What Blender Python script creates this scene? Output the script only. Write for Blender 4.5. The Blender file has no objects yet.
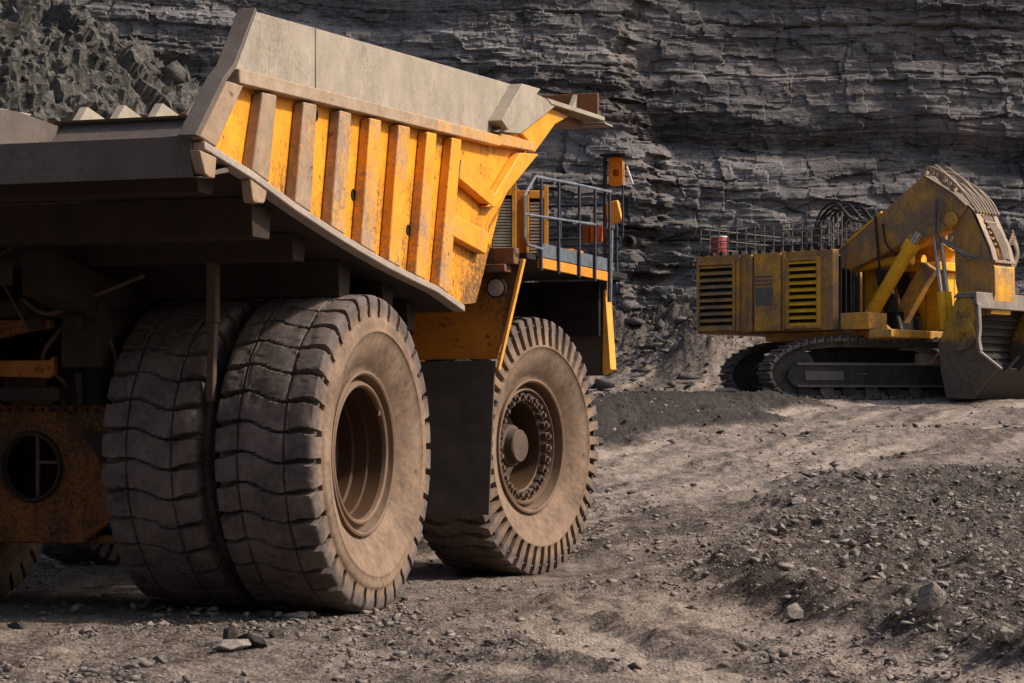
import bpy, bmesh, math, random
import numpy as np
from mathutils import Vector, Matrix
R = math.radians
rng = random.Random(7)
S = bpy.context.scene
C = S.collection

# ------------------------------------------------------------------ camera, sky, sun, exposure
cd = bpy.data.cameras.new("camera"); cam = bpy.data.objects.new("camera", cd); C.objects.link(cam)
cam.location = (0, 0, 1.91); cam.rotation_euler = (R(90), 0, 0)
cd.sensor_width = 36; cd.lens = 2237 / 1024 * 36; cd.shift_y = 72.5 / 1024
cd.clip_start = 0.1; cd.clip_end = 3000
S.camera = cam
SUN_EL, SUN_AZ = 42.0, -2.0          # azimuth from +X towards +Y
sd = Vector((math.cos(R(SUN_EL)) * math.cos(R(SUN_AZ)), math.cos(R(SUN_EL)) * math.sin(R(SUN_AZ)), math.sin(R(SUN_EL))))
w = bpy.data.worlds.new("World"); S.world = w; w.use_nodes = True
nt = w.node_tree; bg = nt.nodes["Background"]
sky = nt.nodes.new("ShaderNodeTexSky"); sky.sky_type = 'NISHITA'; sky.sun_disc = False
sky.sun_elevation = R(SUN_EL); sky.sun_rotation = R(90 - SUN_AZ)
sky.dust_density = 4.0; sky.air_density = 1.0; sky.ozone_density = 1.0
nt.links.new(sky.outputs[0], bg.inputs[0]); bg.inputs[1].default_value = 0.112
sl = bpy.data.lights.new("sun", 'SUN'); so = bpy.data.objects.new("sun", sl); C.objects.link(so)
sl.energy = 3.35; sl.angle = R(3.5); sl.color = (1.0, 0.90, 0.79)
so.rotation_euler = sd.to_track_quat('Z', 'Y').to_euler()
S.view_settings.view_transform = 'Standard'; S.view_settings.look = 'None'
S.view_settings.exposure = 0.5; S.view_settings.gamma = 1.0

# ------------------------------------------------------------------ numpy noise
def _h(ix, iy, iz, seed):
    n = (ix.astype(np.int64) * 374761393 + iy.astype(np.int64) * 668265263 + iz.astype(np.int64) * 2147483647 + seed * 1274126177) & 0xffffffff
    n = ((n ^ (n >> 13)) * 1274126177) & 0xffffffff
    n = ((n ^ (n >> 16)) * 2246822519) & 0xffffffff
    return ((n ^ (n >> 15)) & 0xffffff) / float(0xffffff)
def vnoise(x, y, z=None, seed=0):
    x = np.asarray(x, float); y = np.asarray(y, float)
    z = np.zeros_like(x) if z is None else np.asarray(z, float)
    x, y, z = np.broadcast_arrays(x, y, z)
    ix, iy, iz = np.floor(x), np.floor(y), np.floor(z)
    fx, fy, fz = x - ix, y - iy, z - iz
    q = lambda t: t * t * t * (t * (t * 6 - 15) + 10)
    u, v, ww = q(fx), q(fy), q(fz)
    def c(a, b, d): return _h(ix + a, iy + b, iz + d, seed)
    x00 = c(0,0,0)*(1-u)+c(1,0,0)*u; x10 = c(0,1,0)*(1-u)+c(1,1,0)*u
    x01 = c(0,0,1)*(1-u)+c(1,0,1)*u; x11 = c(0,1,1)*(1-u)+c(1,1,1)*u
    return ((x00*(1-v)+x10*v)*(1-ww) + (x01*(1-v)+x11*v)*ww) * 2 - 1
def fbm(x, y, z=None, seed=0, oct=5, gain=0.5):
    s = 0; a = 1; t = 0
    for i in range(oct):
        f = 2.03 ** i
        s = s + a * vnoise(np.asarray(x)*f + 17*i, np.asarray(y)*f - 9*i, None if z is None else np.asarray(z)*f, seed + i)
        t += a; a *= gain
    return s / t * 1.6
def ridged(x, y, seed=0, oct=4):
    s = 0; a = 1; t = 0
    for i in range(oct):
        f = 2.1 ** i
        s = s + a * (1 - np.abs(vnoise(np.asarray(x)*f, np.asarray(y)*f, None, seed + i))) ; t += a; a *= .5
    return s / t
def cell(x, y, seed=0, jy=1.0):
    x = np.asarray(x, float); y = np.asarray(y, float)
    ix, iy = np.floor(x), np.floor(y)
    f1 = np.full(x.shape, 9.0); f2 = np.full(x.shape, 9.0); rid = np.zeros(x.shape); gx = np.zeros(x.shape); gy = np.zeros(x.shape)
    for a in (-1, 0, 1):
        for b in (-1, 0, 1):
            cx, cy = ix + a, iy + b
            px = cx + _h(cx, cy, cx*0, seed); py = cy + .5 + jy * (_h(cx, cy, cx*0 + 1, seed) - .5)
            d = np.hypot(px - x, py - y); r_ = _h(cx, cy, cx*0 + 2, seed)
            m = d < f1
            f2 = np.where(m, f1, np.minimum(f2, d)); rid = np.where(m, r_, rid)
            gx = np.where(m, x - px, gx); gy = np.where(m, y - py, gy); f1 = np.where(m, d, f1)
    return f1, f2, rid, gx, gy
def sstep(a, b, x): t = np.clip((np.asarray(x, float) - a) / (b - a), 0, 1); return t * t * (3 - 2 * t)

# ------------------------------------------------------------------ materials
class NT:
    def __init__(s, name):
        s.m = bpy.data.materials.new(name); s.m.use_nodes = True; s.t = s.m.node_tree; s.t.nodes.clear()
        s.out = s.n("ShaderNodeOutputMaterial"); s.b = s.n("ShaderNodeBsdfPrincipled"); s.l(s.b.outputs[0], s.out.inputs[0])
        s.tc = s.n("ShaderNodeTexCoord")
    def n(s, t, **k):
        o = s.t.nodes.new(t)
        for a, v in k.items(): setattr(o, a, v)
        return o
    def l(s, a, b): s.t.links.new(a, b)
    def noise(s, scale, detail=6, rough=.6, vec=(1, 1, 1), dist=0, rot=(0, 0, 0), off=(0, 0, 0), co='Object'):
        mp = s.n("ShaderNodeMapping"); mp.inputs['Scale'].default_value = vec; mp.inputs['Rotation'].default_value = rot; mp.inputs['Location'].default_value = off
        s.l(s.tc.outputs[co], mp.inputs[0])
        x = s.n("ShaderNodeTexNoise"); x.inputs['Scale'].default_value = scale; x.inputs['Detail'].default_value = detail
        x.inputs['Roughness'].default_value = rough; x.inputs['Distortion'].default_value = dist
        s.l(mp.outputs[0], x.inputs[0]); return x.outputs['Fac'] if 'Fac' in x.outputs else x.outputs[0]
    def ramp(s, f, p0, p1, c0=(0, 0, 0, 1), c1=(1, 1, 1, 1)):
        r = s.n("ShaderNodeMapRange", clamp=True); r.inputs[1].default_value = p0; r.inputs[2].default_value = p1; s.l(f, r.inputs[0]); return r.outputs[0]
    def mix(s, f, a, b):
        x = s.n("ShaderNodeMix", data_type='RGBA')
        for v, i in ((f, 0), (a, 6), (b, 7)):
            if hasattr(v, 'is_linked'): s.l(v, x.inputs[i])
            elif i == 0: x.inputs[0].default_value = v
            else: x.inputs[i].default_value = (*v, 1)
        return x.outputs[2]
    def math(s, op, a, b=0.0):
        x = s.n("ShaderNodeMath", operation=op)
        for v, i in ((a, 0), (b, 1)):
            if hasattr(v, 'is_linked'): s.l(v, x.inputs[i])
            else: x.inputs[i].default_value = v
        return x.outputs[0]
    def attr(s, name):
        a = s.n("ShaderNodeAttribute"); a.attribute_name = name; return a.outputs['Fac']
    def sep(s, i):
        x = s.n("ShaderNodeSeparateXYZ"); s.l(s.tc.outputs['Object'], x.inputs[0]); return x.outputs[i]
    def bump(s, f, strength=.5, dist=.02, prev=None):
        b = s.n("ShaderNodeBump"); b.inputs['Strength'].default_value = strength; b.inputs['Distance'].default_value = dist
        s.l(f, b.inputs['Height'])
        if prev is not None: s.l(prev, b.inputs['Normal'])
        s.l(b.outputs[0], s.b.inputs['Normal']); return b.outputs[0]
    def done(s, col, rough=.7, metal=0., spec=.3):
        if hasattr(col, 'is_linked'): s.l(col, s.b.inputs['Base Color'])
        else: s.b.inputs['Base Color'].default_value = (*col, 1)
        if hasattr(rough, 'is_linked'): s.l(rough, s.b.inputs['Roughness'])
        else: s.b.inputs['Roughness'].default_value = rough
        s.b.inputs['Metallic'].default_value = metal
        s.b.inputs['Specular IOR Level'].default_value = spec
        return s.m
def paint(name, base, dust=(.20, .152, .112), amt=.5, grad=None, chips=.5, chipcol=(.045, .03, .022), rough=.5, off=0.):
    """weathered paint: big dust patches, run-down streaks, scratches and chips; grad=(axis, from, to, gain)"""
    t = NT(name)
    big = t.noise(1.1, 8, .62, off=(off, off, 0)); fine = t.noise(22, 5, .75, off=(off, 0, 0)); str_ = t.noise(5, 6, .6, vec=(1.6, 1.6, .16), off=(0, off, 0))
    f = t.math('ADD', t.math('MULTIPLY', big, .55), t.math('ADD', t.math('MULTIPLY', fine, .55), t.math('MULTIPLY', str_, .20)))
    if grad:
        g = t.ramp(t.sep(grad[0]), grad[1], grad[2]); f = t.math('ADD', f, t.math('MULTIPLY', g, grad[3]))
    d = t.ramp(f, .91 - .45 * amt, 1.03 - .40 * amt)
    d = t.math('MULTIPLY', d, .93)
    tone = t.mix(t.ramp(t.noise(3.2, 6, .6, off=(3, off, 1)), .35, .7), tuple(c * .78 for c in base), tuple(min(1, c * 1.08) for c in base))
    dcol = t.mix(t.ramp(t.noise(4.5, 7, .7, off=(off, 5, 1)), .35, .7), tuple(c * .7 for c in dust), tuple(c * 1.2 for c in dust))
    col = t.mix(d, tone, dcol)
    ch = t.ramp(t.noise(7, 10, .75, off=(0, 0, off)), .66 - .06 * chips, .69 - .06 * chips)
    ch2 = t.ramp(t.noise(9, 8, .7, vec=(1, 1, .12), off=(off, 2, 0)), .68, .74)
    col = t.mix(t.math('MULTIPLY', t.math('MAXIMUM', ch, t.math('MULTIPLY', ch2, .7)), .85), col, chipcol)
    sp1 = t.ramp(t.noise(26, 3, .6, vec=(1, 1, .6), off=(1, off, 3)), .66, .70); sp2 = t.ramp(t.noise(34, 3, .6, off=(4, 2, off)), .68, .72)
    col = t.mix(t.math('MULTIPLY', sp1, .25 + .5 * min(1, chips)), col, chipcol); col = t.mix(t.math('MULTIPLY', sp2, .45), col, tuple(min(.5, c * 1.5) for c in dust))
    t.bump(t.math('ADD', t.math('MULTIPLY', t.noise(1.2, 3, .5), 2.0), t.noise(30, 6, .7)), .35, .012)
    return t.done(col, t.math('ADD', rough, t.math('MULTIPLY', d, .3)), 0, .3)
def plain(name, a, b, scale=6, rough=.8, bump=.3, bd=.01, metal=0., spec=.25, vec=(1, 1, 1), lo=.35, hi=.68):
    t = NT(name)
    f = t.ramp(t.noise(scale, 9, .68, vec=vec), lo, hi)
    g = t.ramp(t.noise(scale * .2, 5, .6), .35, .65)
    c = t.mix(f, a, b); c = t.mix(t.math('MULTIPLY', g, .4), c, tuple(x * .7 for x in a))
    t.bump(t.noise(scale * 4, 8, .7), bump, bd)
    return t.done(c, rough, metal, spec)

YEL = (.80, .33, .022)
M = {}
M['body_yellow'] = paint('body_yellow_paint', YEL, (.28, .21, .15), .54, (1, 1.5, -3.4, .26), .55)
M['body_sheet'] = paint('body_sheet_paint', (.82, .33, .018), (.105, .055, .028), .52, (2, 4.3, 3.3, .10), 1.0, off=4.)
M['rail'] = paint('rail_paint', (.78, .35, .05), (.32, .25, .185), .62, (1, 3.5, -2.5, .30), .5, off=9.)
M['board'] = paint('board_dust', (.34, .29, .225), (.22, .19, .155), .55, None, .45, (.12, .09, .065), .8, off=2.)
M['brown_steel'] = paint('brown_steel', (.115, .090, .076), (.17, .138, .118), .55, None, .5, (.03, .02, .018), .7, off=6.)
M['floor_edge'] = paint('floor_edge_dust', (.34, .28, .23), (.40, .34, .29), .6, None, .4, (.10, .07, .05), .8, off=1.)
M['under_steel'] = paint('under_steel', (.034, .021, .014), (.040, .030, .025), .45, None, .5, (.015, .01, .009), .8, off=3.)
M['rust_orange'] = paint('dirty_orange_paint', (.34, .13, .018), (.07, .045, .032), .6, None, 1.0, (.02, .013, .01), .6, off=12.)
M['axle'] = paint('axle_orange', (.24, .09, .015), (.045, .030, .022), .78, None, 1.1, (.012, .008, .006), .7, off=14.)
M['deck_orange'] = paint('deck_orange_paint', (.72, .27, .025), (.25, .16, .10), .42, None, .6, off=8.)
M['fender'] = paint('fender_orange', (.60, .21, .018), (.13, .075, .045), .52, (2, 2.9, 3.6, .25), 1.1, (.03, .018, .012), .6, off=5.)
M['edge_yellow'] = paint('edge_yellow', (.82, .38, .06), (.42, .28, .16), .40, None, .4, off=3.)
M['rust'] = paint('rust_brown', (.22, .085, .03), (.12, .07, .045), .5, None, .7, off=7.)
M['rubber_flap'] = plain('rubber_flap', (.075, .060, .051), (.135, .108, .092), 3, .8, .25, .01)
M['black'] = plain('black_steel', (.012, .011, .011), (.03, .027, .026), 5, .7, .2)
M['blue'] = plain('blue_grey_rail_paint', (.022, .032, .055), (.06, .075, .10), 9, .5, .2)
M['rail_top'] = plain('worn_rail_paint', (.08, .10, .14), (.25, .26, .27), 9, .5, .1)
M['toe'] = plain('toe_board_paint', (.07, .085, .11), (.17, .18, .19), 9, .6, .2)
M['slat'] = plain('dusty_slat', (.42, .34, .25), (.6, .54, .46), 9, .7, .1)
M['glass'] = plain('dark_glass', (.02, .022, .025), (.03, .032, .035), 3, .12, .0, spec=.5)
M['lampglass'] = plain('lamp_glass', (.30, .26, .22), (.45, .40, .35), 12, .25, .1, spec=.5)
M['redlamp'] = plain('orange_lens', (.42, .07, .018), (.55, .11, .03), 12, .3, .1)
M['white'] = plain('white_trim', (.7, .68, .64), (.8, .78, .75), 12, .5, .1)
M['rim'] = paint('rim_dust', (.17, .105, .065), (.175, .125, .09), .55, None, .5, (.05, .033, .025), .7, off=2.)
M['rim_in'] = paint('rim_barrel', (.060, .028, .011), (.035, .023, .017), .5, None, .8, (.02, .014, .01), .7, off=6.)
M['hub'] = paint('hub_dust', (.09, .06, .045), (.13, .095, .075), .6, None, .5, (.03, .02, .016), .8, off=4.)
M['hose'] = plain('black_hose', (.015, .014, .014), (.05, .045, .042), 10, .6, .1)
M['chrome'] = plain('chrome_rod', (.45, .44, .43), (.6, .6, .6), 10, .25, .0, metal=.9)
def rubber_mat():
    t = NT('tyre_rubber')
    d = t.attr('dust')  # holds sidewall dust and the painted shade between the dual tyres
    f = t.noise(2.2, 8, .65); g = t.noise(18, 8, .72)
    tread = t.mix(t.ramp(t.math('ADD', t.math('MULTIPLY', f, .6), t.math('MULTIPLY', g, .4)), .38, .66), (.066, .054, .049), (.185, .150, .132))
    side = t.mix(t.ramp(t.math('ADD', t.math('MULTIPLY', f, .6), t.math('MULTIPLY', g, .4)), .35, .68), (.095, .068, .052), (.315, .215, .148))
    k = t.ramp(t.math('ADD', d, t.math('MULTIPLY', t.math('SUBTRACT', g, .5), .5)), .2, .8)
    c = t.mix(k, tread, side)
    sc = t.ramp(t.noise(5, 9, .75, vec=(1, 1, 1), off=(7, 3, 1)), .62, .68)
    c = t.mix(t.math('MULTIPLY', sc, .55), c, (.02, .016, .015))
    b = t.bump(t.math('ADD', t.math('MULTIPLY', t.noise(4, 5, .6), 1.0), t.noise(28, 8, .75)), .45, .012)
    return t.done(c, .95, 0, .1)
M['tyre'] = rubber_mat()
def ground_mat():
    t = NT('pit_floor')
    al = R(24.8)
    band = t.noise(.8, 6, .62, vec=(1, .13, 1), rot=(0, 0, al), dist=.5)
    band2 = t.noise(4.5, 6, .7, vec=(1, .12, 1), rot=(0, 0, al), off=(3, 1, 0))
    med = t.noise(2.2, 8, .72, dist=.3); fine = t.noise(19, 8, .8)
    pale = t.attr('pale'); dark = t.attr('dark')
    vo = t.n("ShaderNodeTexVoronoi"); vo.inputs['Scale'].default_value = 22; t.l(t.tc.outputs['Object'], vo.inputs['Vector'])
    vc = t.n("ShaderNodeSeparateXYZ"); t.l(vo.outputs['Color'], vc.inputs[0])
    f = t.math('ADD', t.math('ADD', t.math('MULTIPLY', band, .26), t.math('MULTIPLY', band2, .30)), t.math('ADD', t.math('MULTIPLY', med, .30), t.math('MULTIPLY', fine, .34)))
    f = t.math('ADD', f, t.math('MULTIPLY', t.math('SUBTRACT', vc.outputs[0], .5), .10))
    f = t.math('ADD', f, t.math('MULTIPLY', t.math('SUBTRACT', pale, dark), .15))
    c = t.mix(t.ramp(f, .51, .75), (.076, .060, .050), (.47, .38, .315))
    c = t.mix(t.math('MULTIPLY', t.ramp(fine, .54, .66), .5), c, (.055, .045, .04))
    c = t.mix(t.math('MULTIPLY', t.ramp(vc.outputs[1], .86, .90), .45), c, (.38, .33, .285))
    c = t.mix(t.math('MULTIPLY', dark, .74), c, (.044, .037, .034))
    n1 = t.bump(t.noise(5, 8, .78, dist=.3), 1.0, .09)
    n2 = t.bump(t.noise(26, 6, .75), 1.0, .03, n1)
    t.bump(t.math('MULTIPLY', t.ramp(vo.outputs['Distance'], .0, .5), -1.0), .7, .022, n2)
    return t.done(c, .95, 0, .12)
M['ground'] = ground_mat()
def rock_mat(name, lo, hi, tint, strata=True, scale=1.0, dusty=(.27, .255, .235)):
    t = NT(name)
    big = t.noise(.22 * scale, 8, .65, vec=(.5, .5, 1), dist=.4); med = t.noise(1.6 * scale, 10, .72, vec=(.6, .6, 1.4)); fine = t.noise(9 * scale, 9, .75)
    f = t.math('ADD', t.math('MULTIPLY', big, .35), t.math('ADD', t.math('MULTIPLY', med, .4), t.math('MULTIPLY', fine, .3)))
    if strata:
        f = t.math('ADD', f, t.math('MULTIPLY', t.math('SUBTRACT', t.attr('tone'), .5), .28))
        f = t.math('ADD', f, t.math('MULTIPLY', t.math('SUBTRACT', t.noise(1.0, 7, .7, vec=(.05, .05, 2.2), dist=.5), .5), .35))
    lay = t.noise(3.2 * scale, 5, .7, vec=(.16, .16, 2.6) if strata else (1, 1, 1), dist=.3, off=(2, 2, 1)); grain = t.noise(7.0 * scale, 4, .75, vec=(.5, .5, 1.3), off=(5, 1, 2))
    f = t.math('ADD', f, t.math('ADD', t.math('MULTIPLY', t.math('SUBTRACT', lay, .5), .42), t.math('MULTIPLY', t.math('SUBTRACT', grain, .5), .50)))
    c = t.mix(t.ramp(f, .38, .72), lo, hi)
    c = t.mix(t.math('MULTIPLY', t.ramp(t.noise(.35 * scale, 6, .6, off=(9, 2, 4), vec=(.6, .6, 1.6)), .54, .68), .45), c, tint)
    c = t.mix(t.math('MULTIPLY', t.ramp(t.noise(.9 * scale, 9, .75, off=(2, 8, 4)), .57, .68), .55), c, dusty)
    v = t.n("ShaderNodeTexVoronoi", feature='DISTANCE_TO_EDGE'); mp = t.n("ShaderNodeMapping"); mp.inputs['Scale'].default_value = (.9 * scale, .9 * scale, 2.0 * scale)
    nz = t.n("ShaderNodeTexNoise"); nz.inputs['Scale'].default_value = 1.2 * scale; nz.inputs['Detail'].default_value = 6
    t.l(t.tc.outputs['Object'], nz.inputs[0])
    va = t.n("ShaderNodeVectorMath", operation='MULTIPLY_ADD'); va.inputs[1].default_value = (.8, .8, .8); t.l(nz.outputs['Color'], va.inputs[0]); t.l(t.tc.outputs['Object'], va.inputs[2])
    t.l(va.outputs[0], mp.inputs[0]); t.l(mp.outputs[0], v.inputs['Vector'])
    crack = t.ramp(v.outputs['Distance'], .0, .06)
    c = t.mix(t.math('MULTIPLY', t.math('SUBTRACT', 1.0, t.ramp(v.outputs['Distance'], .0, .035)), .45), c, tuple(k_ * .5 for k_ in lo))
    n1 = t.bump(crack, .35, .08)
    n2 = t.bump(t.noise(3.0 * scale, 9, .78, vec=(.6, .6, 2.2)), .8, .11 / scale, n1)
    t.bump(t.noise(9 * scale, 9, .75), .9, .06 / scale, n2)
    return t.done(c, .95, 0, .12)
M['cliff'] = rock_mat('cliff_rock', (.070, .063, .062), (.275, .25, .238), (.21, .155, .135), dusty=(.33, .31, .295))
M['spoil'] = rock_mat('spoil_rock', (.040, .037, .033), (.215, .20, .178), (.13, .11, .09), False, 1.3, (.34, .32, .28))
M['stone'] = rock_mat('loose_stone', (.15, .125, .108), (.46, .40, .35), (.20, .155, .125), False, 5.0, (.36, .30, .25))
M['cliff_stone'] = rock_mat('fallen_stone', (.072, .064, .062), (.22, .20, .185), (.165, .125, .112), False, 2.0, (.30, .27, .245))
M['stone_dark'] = rock_mat('dark_stone', (.045, .040, .037), (.12, .105, .095), (.10, .08, .07), False, 5.0, (.22, .19, .165))
# excavator
M['x_yellow'] = paint('shovel_yellow', (.78, .38, .022), (.23, .16, .115), .74, None, .7, off=20.)
M['x_bright'] = paint('shovel_bright_yellow', (.90, .46, .02), (.25, .175, .11), .36, None, .5, off=24.)
M['x_dusty'] = paint('shovel_dusty', (.68, .33, .03), (.225, .158, .118), .80, None, .5, off=27.)
M['x_pale'] = paint('shovel_pale_dust', (.34, .25, .17), (.30, .235, .18), .8, None, .5, off=30.)
M['x_dark'] = plain('track_steel', (.024, .021, .020), (.075, .066, .06), 3, .75, .3)
M['x_shoe'] = plain('track_shoe', (.075, .064, .057), (.22, .19, .165), 3, .85, .3)
M['x_bucket'] = paint('bucket_steel', (.035, .030, .028), (.060, .052, .047), .5, None, .8, (.02, .018, .017), .7, off=33.)
M['x_bucket_y'] = paint('bucket_worn_paint', (.50, .28, .03), (.105, .090, .078), .60, (2, 2.3, 1.1, .45), 1.3, (.04, .034, .03), .7, off=36.)
M['x_bucket_lip'] = paint('bucket_lip', (.20, .165, .135), (.30, .25, .21), .6, None, .5, off=38.)
M['x_louvre_dark'] = plain('louvre_gap', (.008, .007, .006), (.02, .016, .013), 6, .9, .1)
M['x_grey'] = plain('grey_panel', (.13, .115, .105), (.19, .165, .15), 5, .8, .2)
M['red_plastic'] = plain('red_drum_paint', (.27, .035, .035), (.34, .07, .065), 5, .6, .1)

# ------------------------------------------------------------------ mesh helpers
class MB:
    def __init__(s): s.v = []; s.f = []; s.mi = []; s.cur = 0
    def add(s, vs, fs):
        o = len(s.v); s.v += [tuple(v) for v in vs]; s.f += [tuple(i + o for i in f) for f in fs]; s.mi += [s.cur] * len(fs); return s
    def box(s, x0, x1, y0, y1, z0, z1, mtx=None):
        vs = [Vector((x, y, z)) for x in (x0, x1) for y in (y0, y1) for z in (z0, z1)]
        if mtx is not None: vs = [mtx @ v for v in vs]
        return s.add(vs, [(0,1,3,2),(4,6,7,5),(0,4,5,1),(2,3,7,6),(0,2,6,4),(1,5,7,3)])
    def prism(s, poly, a0, a1, axis=0):
        """extrude a polygon of the two other axes along axis"""
        n = len(poly); vs = []
        for a in (a0, a1):
            for p, q in poly:
                vs.append((a, p, q) if axis == 0 else ((p, a, q) if axis == 1 else (p, q, a)))
        fs = [tuple(range(n))[::-1], tuple(range(n, 2 * n))] + [(i, (i + 1) % n, n + (i + 1) % n, n + i) for i in range(n)]
        return s.add(vs, fs)
    def bar(s, p, q, wd, ht, up=(0, 0, 1)):
        p, q = Vector(p), Vector(q); d = (q - p).normalized(); u = Vector(up); sx = d.cross(u).normalized(); u = sx.cross(d)
        vs = [b + sx * i * wd / 2 + u * j * ht / 2 for b in (p, q) for i, j in ((-1,-1),(1,-1),(1,1),(-1,1))]
        return s.add(vs, [(3,2,1,0),(4,5,6,7)] + [(i, (i+1)%4, 4+(i+1)%4, 4+i) for i in range(4)])
    def tube(s, pts, r, n=8, cap=True):
        pts = [Vector(p) for p in pts]; rs = r if isinstance(r, (list, tuple)) else [r] * len(pts)
        ring = []; prev = None
        for i, p in enumerate(pts):
            d = (pts[min(i + 1, len(pts) - 1)] - pts[max(i - 1, 0)]).normalized()
            if prev is None: u = d.orthogonal().normalized()
            else: u = (prev - d * prev.dot(d)).normalized()
            prev = u; v = d.cross(u)
            ring.append([p + (u * math.cos(6.28318 * k / n) + v * math.sin(6.28318 * k / n)) * rs[i] for k in range(n)])
        vs = [v for r_ in ring for v in r_]; fs = []
        for i in range(len(pts) - 1):
            for k in range(n): fs.append((i*n+k, i*n+(k+1)%n, (i+1)*n+(k+1)%n, (i+1)*n+k))
        if cap: fs += [tuple(range(n))[::-1], tuple(range((len(pts)-1)*n, len(pts)*n))]
        return s.add(vs, fs)
    def hose(s, pts, r, n=7):
        P = [Vector(p) for p in pts]; P = [P[0]] + P + [P[-1]]; out = []
        for i in range(1, len(P) - 2):
            for k in range(5):
                t = k / 5; a, b, c, d = P[i-1], P[i], P[i+1], P[i+2]
                out.append(.5 * ((2*b) + (c-a)*t + (2*a-5*b+4*c-d)*t*t + (3*b-a-3*c+d)*t**3))
        return s.tube(out + [P[-1]], r, n)
    def lathe(s, prof, n=48, axis='x', c=(0, 0, 0), close=False):
        """prof: (along, radius)"""
        vs = []; m = len(prof)
        for k in range(n):
            a = 6.2831853 * k / n
            for t, r in prof:
                p = (t, r * math.cos(a), r * math.sin(a)) if axis == 'x' else ((r * math.cos(a), t, r * math.sin(a)) if axis == 'y' else (r * math.cos(a), r * math.sin(a), t))
                vs.append((p[0] + c[0], p[1] + c[1], p[2] + c[2]))
        fs = [(k*m+i, k*m+i+1, ((k+1)%n)*m+i+1, ((k+1)%n)*m+i) for k in range(n) for i in range(m - 1)]
        if close: fs += [(k*m+m-1, k*m, ((k+1)%n)*m, ((k+1)%n)*m+m-1) for k in range(n)]
        return s.add(vs, fs)
    def build(s, name, mat, parent=None, bevel=0., smooth=30, loc=None):
        me = bpy.data.meshes.new(name); me.from_pydata(s.v, [], s.f)
        for m in (mat if isinstance(mat, (list, tuple)) else [mat]): me.materials.append(m)
        bm = bmesh.new(); bm.from_mesh(me); bmesh.ops.recalc_face_normals(bm, faces=bm.faces); bm.to_mesh(me); bm.free()
        me.polygons.foreach_set('material_index', s.mi)
        me.polygons.foreach_set('use_smooth', [True] * len(me.polygons)); me.set_sharp_from_angle(angle=R(smooth))
        o = bpy.data.objects.new(name, me); C.objects.link(o)
        if parent: o.parent = parent
        if loc: o.location = loc
        if bevel:
            b = o.modifiers.new('bevel', 'BEVEL'); b.width = bevel; b.segments = 2; b.limit_method = 'ANGLE'; b.angle_limit = R(40)
        return o
def tag(o, label, cat, group=None):
    o['label'] = label; o['category'] = cat
    if group: o['group'] = group
    return o
def empty(name, loc, rz):
    o = bpy.data.objects.new(name, None); C.objects.link(o); o.location = loc; o.rotation_euler = (0, 0, rz); o.empty_display_size = .5; return o
def copy_tree(o, parent=None, loc=None, rot=None):
    c = o.copy(); C.objects.link(c); c.parent = parent
    if loc: c.location = loc
    if rot: c.rotation_euler = rot
    for ch in list(o.children): copy_tree(ch, c)
    return c

# ------------------------------------------------------------------ terrain
BA, BD = np.array((2.0, 49.0)), np.array((10.8, 29.0)) / math.hypot(10.8, 29.0)     # foot line of the dark berm
RIDGE = [(6.2, 50.0), (4.5, 39.0), (3.1, 31.0), (2.13, 25.4), (2.48, 20.4), (3.05, 17.7), (3.75, 16.0), (5.4, 13.6)]
def ridge_dist(x, y):
    """signed distance to the windrow (positive on its right side)"""
    best = np.full(np.shape(x), 1e9); sg = np.zeros(np.shape(x))
    for (ax, ay), (bx, by) in zip(RIDGE[:-1], RIDGE[1:]):
        dx, dy = bx - ax, by - ay; L = dx*dx + dy*dy
        t = np.clip(((x-ax)*dx + (y-ay)*dy) / L, 0, 1); d = np.hypot(x-ax-t*dx, y-ay-t*dy)
        s_ = np.sign((x-ax)*(-dy) + (y-ay)*dx) ; m = d < best
        best = np.where(m, d, best); sg = np.where(m, s_, sg)
    return best * sg
def polyline_sd(P, x, y):
    best = np.full(np.shape(x), 1e9); sg = np.zeros(np.shape(x)); arc = np.zeros(np.shape(x)); a0 = 0
    for (ax, ay), (bx, by) in zip(P[:-1], P[1:]):
        dx, dy = bx - ax, by - ay; L = math.hypot(dx, dy)
        t = np.clip(((x-ax)*dx + (y-ay)*dy) / L / L, 0, 1); d = np.hypot(x-ax-t*dx, y-ay-t*dy); m = d < best
        best = np.where(m, d, best); sg = np.where(m, np.sign((x-ax)*(-dy) + (y-ay)*dx) , sg); arc = np.where(m, a0 + t * L, arc); a0 += L
    return best * sg, arc
def smooth_line(P):
    out = []; P = [np.array(p, float) for p in P]; P = [2*P[0]-P[1]] + P + [2*P[-1]-P[-2]]
    for i in range(1, len(P) - 2):
        for k in range(6):
            t = k / 6; a, b, c, d = P[i-1], P[i], P[i+1], P[i+2]
            out.append(tuple(.5 * ((2*b) + (c-a)*t + (2*a-5*b+4*c-d)*t*t + (3*b-a-3*c+d)*t**3)))
    return out + [tuple(P[-2])]
RUTS = [smooth_line(p) for p in ([(-1.6, 36), (-.3, 28), (.6, 23.5), (1.5, 20.2), (2.5, 17.2), (3.9, 14.4), (6, 12)], [(-4.5, 24), (-3.0, 20.0), (-1.2, 17.6), (1.0, 15.6), (3, 14)],
        [(-2, 30), (.6, 35), (4.6, 47), (10, 60), (17, 74), (24, 88)], [(.2, 30), (2.6, 36), (7.2, 48), (13.5, 61), (21, 74)], [(-3, 34), (-.6, 40), (3.0, 52), (8, 66), (13, 76)], [(-2.6, 31), (-.8, 24.5), (-.1, 21), (.9, 17.6), (2.2, 14.5), (4, 12)])]
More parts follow.
